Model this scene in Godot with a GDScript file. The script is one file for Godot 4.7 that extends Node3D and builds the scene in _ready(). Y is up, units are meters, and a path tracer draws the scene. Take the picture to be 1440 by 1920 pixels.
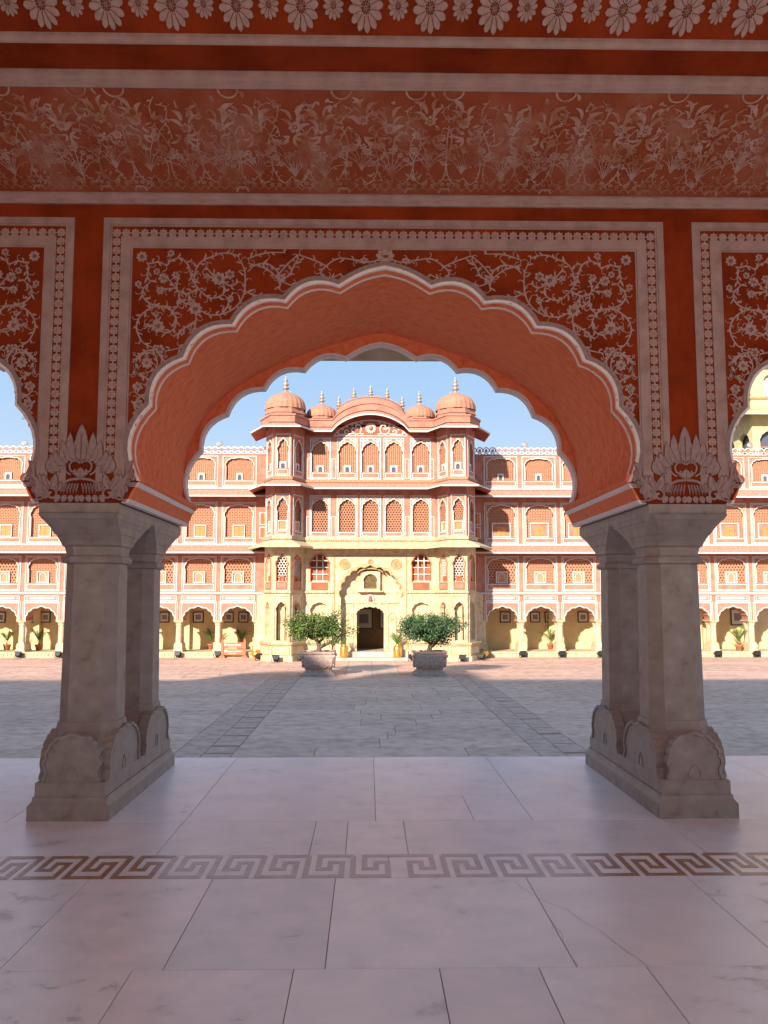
extends Node3D
# A red painted pavilion in a palace courtyard, looking out through a cusped arch to the gate.

const SUN_YAW := 28.0        # the sun stands behind the camera, to the left
const SUN_EL := 23.0
const GY := -1.5             # courtyard level; the pavilion floor is y = 0

var M := {}
var X := Transform3D.IDENTITY
var used := {}
var rng := RandomNumberGenerator.new()

func _ready() -> void:
	rng.seed = 7
	# ---- camera
	var cam := Camera3D.new()
	cam.name = "camera"
	cam.fov = 60.68
	cam.near = 0.05
	cam.far = 3000.0
	add_child(cam)
	cam.position = Vector3(-0.13, 1.6, 0)
	cam.rotation_degrees = Vector3(5.745, -1.05, 0)
	cam.current = true
	# ---- sky
	var sm := ProceduralSkyMaterial.new()
	sm.sky_top_color = lin(0.072, 0.132, 0.212)
	sm.sky_horizon_color = lin(0.270, 0.265, 0.257)
	sm.sky_curve = 0.085
	sm.ground_bottom_color = Color(0.42, 0.36, 0.32)
	sm.ground_horizon_color = lin(0.30, 0.32, 0.33)
	sm.sun_angle_max = 0.0
	var sky := Sky.new()
	sky.sky_material = sm
	var env := Environment.new()
	env.background_mode = Environment.BG_SKY
	env.sky = sky
	env.background_energy_multiplier = 1.0
	env.tonemap_mode = Environment.TONE_MAPPER_LINEAR
	env.tonemap_exposure = 4.4
	env.sdfgi_enabled = true
	env.ssao_enabled = true
	env.ssil_enabled = true
	var we := WorldEnvironment.new()
	we.name = "environment"
	we.environment = env
	add_child(we)
	# ---- sun
	var sun := DirectionalLight3D.new()
	sun.name = "sun"
	sun.light_energy = 0.65
	sun.light_color = Color(1.0, 0.95, 0.88)
	sun.light_angular_distance = 1.2
	sun.shadow_enabled = true
	add_child(sun)
	sun.rotation_degrees = Vector3(-SUN_EL, -SUN_YAW, 0)
	make_materials()
	build_ground()
	build_floor()
	build_columns()
	build_arches()
	build_pavilion()
	build_gate()
	build_wings()
	build_tower()
	build_props()

# ---------------------------------------------------------------- materials
func lin(r: float, g: float, b: float) -> Color:
	return Color(r, g, b).linear_to_srgb()

func noise_tex(seed_: int, freq: float, cols: Array, o: Dictionary = {}) -> NoiseTexture2D:
	var n := FastNoiseLite.new()
	n.seed = seed_
	n.noise_type = o.get("type", FastNoiseLite.TYPE_SIMPLEX_SMOOTH)
	n.frequency = freq
	n.fractal_type = o.get("fractal", FastNoiseLite.FRACTAL_FBM)
	n.fractal_octaves = o.get("oct", 5)
	n.fractal_gain = o.get("gain", 0.55)
	if o.has("warp"):
		n.domain_warp_enabled = true
		n.domain_warp_amplitude = o.warp
		n.domain_warp_frequency = o.get("warp_freq", 0.01)
	var t := NoiseTexture2D.new()
	var sz: int = o.get("size", 512)
	t.width = sz
	t.height = sz
	t.seamless = true
	t.seamless_blend_skirt = 0.25
	t.noise = n
	if o.get("normal", false):
		t.as_normal_map = true
		t.bump_strength = o.get("bump", 6.0)
	elif cols.size() > 0:
		var g := Gradient.new()
		var offs := PackedFloat32Array()
		var cc := PackedColorArray()
		for c in cols:
			offs.append(c[0])
			cc.append(lin(c[1], c[2], c[3]))
		g.offsets = offs
		g.colors = cc
		t.color_ramp = g
	return t

var norm_fine: NoiseTexture2D
var norm_coarse: NoiseTexture2D

func mat(key: String, cols: Array, freq: float, scale: float, rough: float, o: Dictionary = {}) -> StandardMaterial3D:
	var m := StandardMaterial3D.new()
	if cols.size() == 1:
		m.albedo_color = lin(cols[0][1], cols[0][2], cols[0][3])
	else:
		m.albedo_texture = noise_tex(key.hash() % 9973, freq, cols, o)
		m.uv1_triplanar = true
		m.uv1_world_triplanar = true
		m.uv1_scale = Vector3(scale, scale * o.get("sy", 1.0), scale)
	m.roughness = rough
	m.metallic = o.get("metal", 0.0)
	m.metallic_specular = o.get("spec", 0.4)
	if o.has("bumpy"):
		m.normal_enabled = true
		m.normal_texture = norm_coarse if o.get("coarse", false) else norm_fine
		m.normal_scale = o.bumpy
		m.uv1_triplanar = true
		m.uv1_world_triplanar = true
		m.uv1_scale = Vector3(scale, scale, scale)
	M[key] = m
	return m

# colour ramp round a linear base colour: mottled, with a few paler and darker patches
func mott(r: float, g: float, b: float, a: float, warm: float = 0.0) -> Array:
	return [[0.22, r * (1 - a * 1.6), g * (1 - a * 1.9), b * (1 - a * 2.0)], [0.42, r * (1 - a * 0.4), g * (1 - a * 0.5), b * (1 - a * 0.5)],
		[0.58, r * (1 + a * 0.3), g * (1 + a * 0.3 + warm), b * (1 + a * 0.3)], [0.8, r * (1 + a), g * (1 + a * 1.2 + warm), b * (1 + a * 1.3)]]

func make_materials() -> void:
	norm_fine = noise_tex(11, 0.03, [], {"normal": true, "bump": 5.0, "oct": 5})
	norm_coarse = noise_tex(12, 0.012, [], {"normal": true, "bump": 8.0, "oct": 5})
	# pavilion
	mat("red", mott(0.235, 0.032, 0.0065, 0.16), 0.008, 0.35, 0.8, {"bumpy": 0.35, "spec": 0.2})
	mat("orange", [[0.14, 0.68, 0.16, 0.066], [0.30, 0.82, 0.215, 0.096], [0.5, 0.86, 0.238, 0.108], [0.68, 0.88, 0.255, 0.118], [0.88, 0.90, 0.31, 0.165]], 0.014, 0.55, 0.85, {"bumpy": 0.14, "oct": 6, "gain": 0.62, "size": 1024, "spec": 0.12})
	mat("lime", mott(0.37, 0.245, 0.21, 0.10), 0.01, 0.9, 0.7, {"bumpy": 0.4, "sy": 0.6})
	mat("white_line", mott(0.84, 0.72, 0.68, 0.05), 0.02, 1.0, 0.6)
	mat("motif", mott(0.42, 0.275, 0.235, 0.10), 0.03, 1.2, 0.75)
	mat("motif_ink", [[0, 0.22, 0.07, 0.04]], 0.03, 1.2, 0.8)
	mat("bead", mott(0.30, 0.20, 0.18, 0.10), 0.03, 1.2, 0.75)
	mat("acanthus", mott(0.335, 0.23, 0.215, 0.08), 0.03, 1.2, 0.75)
	mat("faded", [[0.2, 0.33, 0.085, 0.035], [0.4, 0.39, 0.17, 0.11], [0.6, 0.44, 0.25, 0.19], [0.8, 0.48, 0.31, 0.26]], 0.01, 0.8, 0.8, {"oct": 4})
	mat("frieze", [[0.2, 0.24, 0.044, 0.013], [0.45, 0.29, 0.060, 0.020], [0.62, 0.32, 0.08, 0.036], [0.85, 0.38, 0.155, 0.10]], 0.006, 0.5, 0.8, {"bumpy": 0.3})
	mat("stone", [[0.1, 0.24, 0.185, 0.152], [0.35, 0.31, 0.252, 0.216], [0.65, 0.335, 0.275, 0.238], [0.9, 0.385, 0.322, 0.282]], 0.012, 0.9, 0.55, {"bumpy": 0.2})
	mat("stone_dark", [[0.2, 0.16, 0.11, 0.075], [0.45, 0.26, 0.20, 0.15], [0.8, 0.36, 0.29, 0.23]], 0.012, 0.9, 0.6, {"bumpy": 0.5})
	for i in 5:
		var k: float = [1.0, 0.94, 1.02, 0.90, 0.98][i]
		var p: float = [0.0, 0.02, -0.01, 0.01, 0.035][i]
		mat("marble%d" % i, [[0.06, 0.56 * k, 0.53 * k, 0.54 * k], [0.15, 0.74 * k, 0.715 * k, 0.73 * k], [0.36, (0.78 + p) * k, 0.77 * k, 0.80 * k], [0.7, (0.86 + p) * k, 0.82 * k, 0.84 * k], [0.9, (0.89 + p) * k, 0.85 * k, 0.865 * k]],
			0.004, 0.42 + 0.07 * i, 0.34, {"oct": 6, "gain": 0.6, "warp": 60.0, "warp_freq": 0.008, "size": 1024, "spec": 0.5})
	mat("marble_stained", [[0.12, 0.44, 0.41, 0.42], [0.24, 0.64, 0.60, 0.61], [0.34, 0.79, 0.765, 0.78], [0.7, 0.84, 0.82, 0.84]], 0.006, 0.55, 0.34, {"oct": 6, "gain": 0.62, "warp": 70.0, "warp_freq": 0.01, "size": 1024, "spec": 0.5})
	mat("joint", [[0, 0.24, 0.19, 0.17]], 0.03, 1.0, 0.9)
	mat("paving_joint", [[0, 0.30, 0.215, 0.175]], 0.03, 1.0, 0.9)
	mat("inlay_grey", mott(0.44, 0.365, 0.36, 0.10), 0.02, 0.9, 0.3)
	mat("inlay_brown", mott(0.34, 0.175, 0.095, 0.16), 0.02, 1.1, 0.3)
	# courtyard
	for i in 4:
		var k2: float = [1.0, 0.95, 1.05, 0.91][i]
		mat("paving%d" % i, [[0.2, 0.49 * k2, 0.305 * k2, 0.235 * k2], [0.42, 0.60 * k2, 0.375 * k2, 0.285 * k2], [0.6, 0.635 * k2, 0.405 * k2, 0.31 * k2], [0.85, 0.67 * k2, 0.46 * k2, 0.37 * k2]], 0.01, 0.35, 0.7, {"bumpy": 0.5, "coarse": true, "spec": 0.3})
	mat("paving_band", mott(0.52, 0.335, 0.262, 0.12), 0.01, 0.4, 0.75, {"bumpy": 0.5})
	mat("paving_path", mott(0.56, 0.42, 0.35, 0.08), 0.01, 0.4, 0.7)
	mat("ground", mott(0.36, 0.26, 0.22, 0.15), 0.01, 0.1, 0.9)
	# palace
	mat("pink", mott(0.46, 0.20, 0.142, 0.10, 0.02), 0.009, 0.3, 0.8, {"bumpy": 0.25})
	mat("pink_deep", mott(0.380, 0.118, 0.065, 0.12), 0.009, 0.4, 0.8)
	mat("pink_pale", mott(0.471, 0.213, 0.137, 0.10), 0.01, 0.5, 0.8)
	mat("jali_pink", mott(0.56, 0.27, 0.16, 0.08), 0.02, 0.8, 0.8)
	mat("white", mott(0.640, 0.552, 0.504, 0.06), 0.02, 0.8, 0.7)
	mat("cream", [[0.2, 0.49, 0.36, 0.21], [0.4, 0.575, 0.445, 0.275], [0.6, 0.61, 0.485, 0.315], [0.85, 0.65, 0.545, 0.39]], 0.012, 0.35, 0.75, {"bumpy": 0.25})
	mat("cream_dark", mott(0.429, 0.296, 0.140, 0.12), 0.012, 0.5, 0.8)
	mat("yellow", mott(0.70, 0.55, 0.29, 0.05), 0.006, 0.3, 0.85)
	mat("tower", mott(0.640, 0.544, 0.288, 0.06), 0.01, 0.2, 0.8)
	mat("eave_top", [[0.2, 0.37, 0.155, 0.10], [0.45, 0.46, 0.23, 0.155], [0.6, 0.52, 0.32, 0.24], [0.85, 0.6, 0.48, 0.41]], 0.03, 0.5, 0.85)
	mat("shutter", mott(0.48, 0.12, 0.05, 0.12), 0.02, 0.6, 0.6)
	mat("shutter_orange", mott(0.64, 0.24, 0.08, 0.1), 0.02, 0.6, 0.6)
	mat("dark", [[0, 0.055, 0.035, 0.028]], 0.02, 1.0, 0.7)
	mat("room", mott(0.30, 0.19, 0.085, 0.08), 0.01, 0.4, 0.85)
	mat("glass_dark", [[0, 0.10, 0.11, 0.14]], 0.02, 1.0, 0.12)
	mat("spire", mott(0.46, 0.38, 0.32, 0.15), 0.03, 2.0, 0.4, {"metal": 0.4})
	# props
	mat("planter", mott(0.47, 0.335, 0.275, 0.14), 0.012, 1.2, 0.8, {"bumpy": 0.9})
	mat("soil", mott(0.09, 0.055, 0.035, 0.2), 0.03, 2.0, 0.95)
	mat("bark", mott(0.16, 0.11, 0.075, 0.22), 0.03, 3.0, 0.9, {"bumpy": 0.8})
	mat("brass", mott(0.80, 0.52, 0.14, 0.1), 0.02, 2.0, 0.3, {"metal": 0.9})
	mat("black", [[0, 0.025, 0.025, 0.028]], 0.02, 1.0, 0.5)
	mat("lens", [[0, 0.32, 0.34, 0.36]], 0.02, 1.0, 0.1)
	mat("sign_red", mott(0.60, 0.16, 0.085, 0.06), 0.02, 1.0, 0.6)
	mat("print_white", [[0, 0.80, 0.74, 0.70]], 0.02, 1.0, 0.6)
	mat("frame_wood", [[0, 0.075, 0.03, 0.02]], 0.02, 1.0, 0.45)
	mat("paper", [[0, 0.72, 0.66, 0.56]], 0.02, 1.0, 0.8)
	mat("photo_print", [[0.25, 0.03, 0.03, 0.035], [0.42, 0.16, 0.15, 0.14], [0.6, 0.30, 0.29, 0.28], [0.8, 0.6, 0.58, 0.55]], 0.02, 2.5, 0.5)
	mat("terracotta", mott(0.42, 0.17, 0.08, 0.12), 0.02, 2.0, 0.8)
	mat("idol_red", mott(0.58, 0.09, 0.04, 0.12), 0.05, 3.0, 0.5)
	var lf := StandardMaterial3D.new()
	lf.vertex_color_use_as_albedo = true
	lf.roughness = 0.55
	lf.backlight_enabled = true
	lf.backlight = Color(0.12, 0.2, 0.04)
	M["leaf"] = lf

# ---------------------------------------------------------------- mesh helpers
func ST() -> SurfaceTool:
	var s := SurfaceTool.new()
	s.begin(Mesh.PRIMITIVE_TRIANGLES)
	s.set_smooth_group(-1)
	return s

func q(s: SurfaceTool, a: Vector3, b: Vector3, c: Vector3, d: Vector3) -> void:
	var pa := X * a
	var pb := X * b
	var pc := X * c
	var pd := X * d
	s.add_vertex(pa); s.add_vertex(pb); s.add_vertex(pc)
	s.add_vertex(pa); s.add_vertex(pc); s.add_vertex(pd)

func tri(s: SurfaceTool, a: Vector3, b: Vector3, c: Vector3) -> void:
	s.add_vertex(X * a); s.add_vertex(X * b); s.add_vertex(X * c)

func box(s: SurfaceTool, a: Vector3, b: Vector3) -> void:
	var x0 := minf(a.x, b.x)
	var x1 := maxf(a.x, b.x)
	var y0 := minf(a.y, b.y)
	var y1 := maxf(a.y, b.y)
	var z0 := minf(a.z, b.z)
	var z1 := maxf(a.z, b.z)
	var p := [Vector3(x0, y0, z0), Vector3(x1, y0, z0), Vector3(x1, y1, z0), Vector3(x0, y1, z0), Vector3(x0, y0, z1), Vector3(x1, y0, z1), Vector3(x1, y1, z1), Vector3(x0, y1, z1)]
	q(s, p[4], p[7], p[6], p[5])
	q(s, p[1], p[2], p[3], p[0])
	q(s, p[5], p[6], p[2], p[1])
	q(s, p[0], p[3], p[7], p[4])
	q(s, p[7], p[3], p[2], p[6])
	q(s, p[0], p[4], p[5], p[1])

# box with chamfered upper rim (y up)
func slab(s: SurfaceTool, x0: float, x1: float, z0: float, z1: float, y0: float, y1: float, c: float) -> void:
	loft(s, [rect_ring(x0, x1, z0, z1, y0), rect_ring(x0, x1, z0, z1, y1 - c), rect_ring(x0 + c, x1 - c, z0 + c, z1 - c, y1)], false, true)

func rect_ring(x0: float, x1: float, z0: float, z1: float, y: float) -> PackedVector3Array:
	return PackedVector3Array([Vector3(x0, y, z0), Vector3(x1, y, z0), Vector3(x1, y, z1), Vector3(x0, y, z1)])

func oct_ring(cx: float, cz: float, hx: float, hz: float, c: float, y: float) -> PackedVector3Array:
	return PackedVector3Array([Vector3(cx - hx + c, y, cz - hz), Vector3(cx + hx - c, y, cz - hz), Vector3(cx + hx, y, cz - hz + c), Vector3(cx + hx, y, cz + hz - c),
		Vector3(cx + hx - c, y, cz + hz), Vector3(cx - hx + c, y, cz + hz), Vector3(cx - hx, y, cz + hz - c), Vector3(cx - hx, y, cz - hz + c)])

func loft(s: SurfaceTool, rings: Array, cap0 := false, cap1 := true) -> void:
	var n: int = rings[0].size()
	for k in rings.size() - 1:
		var a: PackedVector3Array = rings[k]
		var b: PackedVector3Array = rings[k + 1]
		for i in n:
			var j := (i + 1) % n
			q(s, a[i], a[j], b[j], b[i])
	if cap1:
		var r: PackedVector3Array = rings[-1]
		for i in range(1, n - 1):
			tri(s, r[0], r[i], r[i + 1])
	if cap0:
		var r2: PackedVector3Array = rings[0]
		for i in range(1, n - 1):
			tri(s, r2[0], r2[i + 1], r2[i])

# prism of a polygon in the xy plane between z0 (back) and z1 (front)
func ext(s: SurfaceTool, poly: PackedVector2Array, z0: float, z1: float, back := false) -> void:
	var p := poly
	if Geometry2D.is_polygon_clockwise(p):
		p = p.duplicate()
		p.reverse()
	var t := Geometry2D.triangulate_polygon(p)
	for i in range(0, t.size(), 3):
		var a := p[t[i]]
		var b := p[t[i + 1]]
		var c := p[t[i + 2]]
		tri(s, Vector3(a.x, a.y, z1), Vector3(c.x, c.y, z1), Vector3(b.x, b.y, z1))
		if back:
			tri(s, Vector3(a.x, a.y, z0), Vector3(b.x, b.y, z0), Vector3(c.x, c.y, z0))
	for i in p.size():
		var a2 := p[i]
		var b2 := p[(i + 1) % p.size()]
		q(s, Vector3(a2.x, a2.y, z0), Vector3(a2.x, a2.y, z1), Vector3(b2.x, b2.y, z1), Vector3(b2.x, b2.y, z0))

# raised flat band along a polyline in the xy plane; w is full width, or an array of widths
func rib(s: SurfaceTool, pts: PackedVector2Array, w, z0: float, z1_: float, closed := false) -> void:
	var n := pts.size()
	var z1 := z1_ + (lay() if z1_ - z0 < 0.0045 else 0.0)
	var L := PackedVector2Array()
	var R := PackedVector2Array()
	for i in n:
		var a := pts[(i - 1 + n) % n] if (closed or i > 0) else pts[i]
		var b := pts[(i + 1) % n] if (closed or i < n - 1) else pts[i]
		var d1 := (pts[i] - a).normalized()
		var d2 := (b - pts[i]).normalized()
		if d1.length() < 0.5: d1 = d2
		if d2.length() < 0.5: d2 = d1
		var t := (d1 + d2).normalized()
		if t.length() < 0.5: t = d1
		var nn := Vector2(-t.y, t.x)
		var k := 1.0 / maxf(0.45, nn.dot(Vector2(-d1.y, d1.x)))
		var hw: float = (w[i] if w is Array or w is PackedFloat32Array else w) * 0.5 * k
		L.append(pts[i] + nn * hw)
		R.append(pts[i] - nn * hw)
	var m := n if closed else n - 1
	for i in m:
		var j := (i + 1) % n
		q(s, Vector3(L[i].x, L[i].y, z1), Vector3(L[j].x, L[j].y, z1), Vector3(R[j].x, R[j].y, z1), Vector3(R[i].x, R[i].y, z1))
		if z1 - z0 > 0.0045:
			q(s, Vector3(L[i].x, L[i].y, z0), Vector3(L[j].x, L[j].y, z0), Vector3(L[j].x, L[j].y, z1), Vector3(L[i].x, L[i].y, z1))
			q(s, Vector3(R[i].x, R[i].y, z1), Vector3(R[j].x, R[j].y, z1), Vector3(R[j].x, R[j].y, z0), Vector3(R[i].x, R[i].y, z0))

func rect_rib(s: SurfaceTool, x0: float, x1: float, y0: float, y1: float, w: float, z0: float, z1: float) -> void:
	rib(s, PackedVector2Array([Vector2(x0, y0), Vector2(x0, y1), Vector2(x1, y1), Vector2(x1, y0)]), w, z0, z1, true)

func lathe(s: SurfaceTool, prof: Array, n: int, c: Vector3, smooth := true, ribs := 0, amp := 0.0) -> void:
	if smooth: s.set_smooth_group(1)
	for k in prof.size() - 1:
		var a: Vector2 = prof[k]
		var b: Vector2 = prof[k + 1]
		for i in n:
			var t0 := TAU * i / n
			var t1 := TAU * (i + 1) / n
			var f0 := 1.0
			var f1 := 1.0
			if ribs > 0:
				f0 = 1.0 - amp + amp * absf(sin(t0 * ribs * 0.5)) * 2.0
				f1 = 1.0 - amp + amp * absf(sin(t1 * ribs * 0.5)) * 2.0
			var p := c + Vector3(cos(t0) * a.x * f0, a.y, sin(t0) * a.x * f0)
			var p2 := c + Vector3(cos(t1) * a.x * f1, a.y, sin(t1) * a.x * f1)
			var r := c + Vector3(cos(t0) * b.x * f0, b.y, sin(t0) * b.x * f0)
			var r2 := c + Vector3(cos(t1) * b.x * f1, b.y, sin(t1) * b.x * f1)
			if a.x < 0.0005:
				tri(s, p, r2, r)
			elif b.x < 0.0005:
				tri(s, p, p2, r)
			else:
				q(s, p, p2, r2, r)
	s.set_smooth_group(-1)

func tube(s: SurfaceTool, a: Vector3, b: Vector3, r0: float, r1: float, n := 7) -> void:
	var d := (b - a).normalized()
	var u := d.cross(Vector3(0.31, 0.2, 0.93)).normalized()
	var v := d.cross(u)
	s.set_smooth_group(2)
	for i in n:
		var t0 := TAU * i / n
		var t1 := TAU * (i + 1) / n
		var e0 := u * cos(t0) + v * sin(t0)
		var e1 := u * cos(t1) + v * sin(t1)
		q(s, a + e0 * r0, b + e0 * r1, b + e1 * r1, a + e1 * r0)
	s.set_smooth_group(-1)

func mesh(s: SurfaceTool) -> ArrayMesh:
	s.generate_normals()
	return s.commit()

# ---------------------------------------------------------------- nodes
func numbered(n: String) -> String:
	if not used.has(n):
		used[n] = 0
		return n
	used[n] += 1
	return "%s_%03d" % [n, used[n]]

func inst(called: String, me: Mesh, m: String, parent: Node, xf := Transform3D.IDENTITY) -> MeshInstance3D:
	var o := MeshInstance3D.new()
	o.name = called
	o.mesh = me
	o.material_override = M[m]
	parent.add_child(o, true)
	o.transform = xf
	return o

func part(called: String, s: SurfaceTool, m: String, parent: Node, xf := Transform3D.IDENTITY) -> MeshInstance3D:
	return inst(called, mesh(s), m, parent, xf)

func thing(called: String, label: String, category: String, at := Vector3.ZERO, turn := 0.0, group := "") -> Node3D:
	var o := Node3D.new()
	o.name = numbered(called)
	add_child(o)
	o.position = at
	o.rotation.y = turn
	tag(o, label, category, group)
	return o

func tag(o: Node, label: String, category: String, group := "") -> void:
	o.set_meta("label", label)
	o.set_meta("category", category)
	if group != "": o.set_meta("group", group)

func copy(o: Node3D, at: Vector3, turn: float, label: String) -> Node3D:
	var c := o.duplicate() as Node3D
	c.name = numbered(String(o.name))
	add_child(c)
	c.position = at
	c.rotation.y = turn
	c.set_meta("label", label)
	return c

func at(x: float, y: float, z: float) -> Transform3D:
	return Transform3D(Basis.IDENTITY, Vector3(x, y, z))

# ---------------------------------------------------------------- curves
func crv(pts: PackedVector2Array, step := 5) -> PackedVector2Array:
	var out := PackedVector2Array()
	var n := pts.size()
	for i in n - 1:
		var p0 := pts[maxi(i - 1, 0)]
		var p3 := pts[mini(i + 2, n - 1)]
		for k in step:
			out.append(pts[i].cubic_interpolate(pts[i + 1], p0, p3, float(k) / step))
	out.append(pts[n - 1])
	return out

# cusps joined by arcs that bulge away from the opening's middle
func lobed(cusps: PackedVector2Array, mid: Vector2, sag: float, step := 6) -> PackedVector2Array:
	var out := PackedVector2Array()
	for i in cusps.size() - 1:
		var a := cusps[i]
		var b := cusps[i + 1]
		var d := b - a
		var nn := Vector2(-d.y, d.x).normalized()
		if nn.dot((a + b) * 0.5 - mid) < 0: nn = -nn
		for k in step:
			var t := float(k) / step
			out.append(a.lerp(b, t) + nn * sag * d.length() * 4.0 * t * (1.0 - t))
	out.append(cusps[-1])
	return out

# cusped arch line from right spring to left spring
func cusped(hw: float, spring: float, rise: float, n: int, sag := 0.16, ogee := 0.06) -> PackedVector2Array:
	var c := PackedVector2Array()
	for i in n:
		var th := PI * 0.5 * i / (n - 0.42)
		c.append(Vector2(hw * pow(cos(th), 0.9), spring + (rise - ogee) * sin(th)))
	var half := lobed(c, Vector2(0, spring), sag, 5)
	# pointed crown
	var last := c[-1]
	var out := half.duplicate()
	for k in range(1, 6):
		var t := k / 5.0
		out.append(Vector2(last.x * (1.0 - t), last.y + (spring + rise - last.y) * (t * 0.55 + 0.45 * t * t) + 0.10 * last.x * 4.0 * t * (1.0 - t) * (1.0 - t)))
	for i in range(out.size() - 2, -1, -1):
		out.append(Vector2(-out[i].x, out[i].y))
	return out

# plate x0..x1, y0..y1 with an opening whose line runs from right to left; the opening reaches down to sill
func arch_plate(s: SurfaceTool, x0: float, x1: float, y0: float, y1: float, sill: float, line: PackedVector2Array, cx: float, z0: float, z1: float, back := false) -> void:
	var p := PackedVector2Array([Vector2(x0, sill), Vector2(x0, y1), Vector2(x1, y1), Vector2(x1, sill)])
	var r := line[0]
	if r.y > sill + 0.001: p.append(Vector2(cx + r.x, sill))
	for v in line: p.append(Vector2(cx + v.x, v.y))
	var l := line[-1]
	if l.y > sill + 0.001: p.append(Vector2(cx + l.x, sill))
	ext(s, p, z0, z1, back)
	if sill > y0 + 0.001:
		ext(s, PackedVector2Array([Vector2(x0, y0), Vector2(x0, sill), Vector2(x1, sill), Vector2(x1, y0)]), z0, z1, back)

func shifted(line: PackedVector2Array, dx: float, grow := 0.0, mid := Vector2.ZERO) -> PackedVector2Array:
	var o := PackedVector2Array()
	for v in line:
		var w := v
		if grow != 0.0: w += (v - mid).normalized() * grow
		o.append(w + Vector2(dx, 0))
	return o

# lattice of bars in a rectangle: kind 0 diamonds, 1 flat scales, 2 stars (three directions), 3 honeycomb
func lattice(s: SurfaceTool, x0: float, x1: float, y0: float, y1: float, pitch: float, bar: float, kind: int, z0: float, z1: float) -> void:
	var R := Rect2(x0, y0, x1 - x0, y1 - y0)
	if kind == 3:
		var r := pitch / sqrt(3.0)
		var row := 0
		var cy := y0
		while cy < y1 + r:
			var cx := x0 + (pitch * 0.5 if row % 2 else 0.0)
			while cx < x1 + pitch:
				for k in 3:
					var a := Vector2(cx, cy) + Vector2.from_angle(PI / 6 + k * PI / 3) * r
					var b := Vector2(cx, cy) + Vector2.from_angle(PI / 6 + (k + 1) * PI / 3) * r
					if R.has_point(a) or R.has_point(b):
						rib(s, PackedVector2Array([a.clamp(R.position, R.end), b.clamp(R.position, R.end)]), bar, z0, z1)
				cx += pitch
			row += 1
			cy += r * 1.5
		return
	var angs := []
	if kind == 0: angs = [45.0, 135.0]
	elif kind == 1: angs = [32.0, 148.0]
	else: angs = [0.0, 60.0, 120.0]
	for a in angs:
		var d := Vector2.from_angle(deg_to_rad(a))
		var nn := Vector2(-d.y, d.x)
		var lo := 1e9
		var hi := -1e9
		for cpt in [Vector2(x0, y0), Vector2(x1, y0), Vector2(x0, y1), Vector2(x1, y1)]:
			lo = minf(lo, nn.dot(cpt))
			hi = maxf(hi, nn.dot(cpt))
		var k := ceilf(lo / pitch) * pitch + pitch * 0.5
		while k < hi:
			var t0 := -1e9
			var t1 := 1e9
			var o := nn * k
			for ax in 2:
				if absf(d[ax]) > 1e-6:
					var u := (R.position[ax] - o[ax]) / d[ax]
					var v := (R.end[ax] - o[ax]) / d[ax]
					t0 = maxf(t0, minf(u, v))
					t1 = minf(t1, maxf(u, v))
			if t1 - t0 > 0.02:
				rib(s, PackedVector2Array([o + d * t0, o + d * t1]), bar, z0, z1)
			k += pitch

# ---------------------------------------------------------------- painted ornament
var layer := 0
func lay() -> float:
	layer = (layer + 1) % 40
	return layer * 0.00004

func leaf_shape(s: SurfaceTool, a: Vector2, b: Vector2, w: float, bend: float, z_: float) -> void:
	var z := z_ + lay()
	var d := b - a
	var nn := Vector2(-d.y, d.x)
	var prev_l := a
	var prev_r := a
	for k in range(1, 7):
		var t := k / 6.0
		var c := a + d * t + nn * bend * sin(PI * t * 0.9)
		var h := w * pow(sin(PI * minf(t * 0.92 + 0.08, 1.0)), 0.8)
		var side := Vector2(-d.y, d.x).normalized() * h
		var l := c + side
		var r := c - side
		if k == 6:
			l = c
			r = c
		q(s, Vector3(prev_l.x, prev_l.y, z), Vector3(l.x, l.y, z), Vector3(r.x, r.y, z), Vector3(prev_r.x, prev_r.y, z))
		prev_l = l
		prev_r = r

func rosette(s: SurfaceTool, c: Vector2, r: float, petals: int, z: float, turn := 0.0, sx := 1.0, sy := 1.0) -> void:
	var old := X
	X = old * Transform3D(Basis.IDENTITY.scaled(Vector3(sx, sy, 1)), Vector3(c.x, c.y, 0))
	for i in petals:
		var an := turn + TAU * i / petals
		var d := Vector2.from_angle(an)
		var zp := z + lay()
		var cr := minf(0.34, 0.72 * sin(PI / petals)) * r
		var cl := 0.36 * r
		var cc := d * (r - cl)
		var side := Vector2(-d.y, d.x)
		for j in 8:
			var a0 := cc + d * cl * cos(TAU * j / 8) + side * cr * sin(TAU * j / 8) * (1.0 if cos(TAU * j / 8) > -0.5 else 0.7)
			var a1 := cc + d * cl * cos(TAU * (j + 1) / 8) + side * cr * sin(TAU * (j + 1) / 8) * (1.0 if cos(TAU * (j + 1) / 8) > -0.5 else 0.7)
			tri(s, Vector3(cc.x, cc.y, zp), Vector3(a1.x, a1.y, zp), Vector3(a0.x, a0.y, zp))
	z += lay()
	for i in 8:
		var e0 := Vector2.from_angle(TAU * i / 8) * r * 0.2
		var e1 := Vector2.from_angle(TAU * (i + 1) / 8) * r * 0.2
		tri(s, Vector3(0, 0, z), Vector3(e1.x, e1.y, z), Vector3(e0.x, e0.y, z))
	X = old

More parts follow.
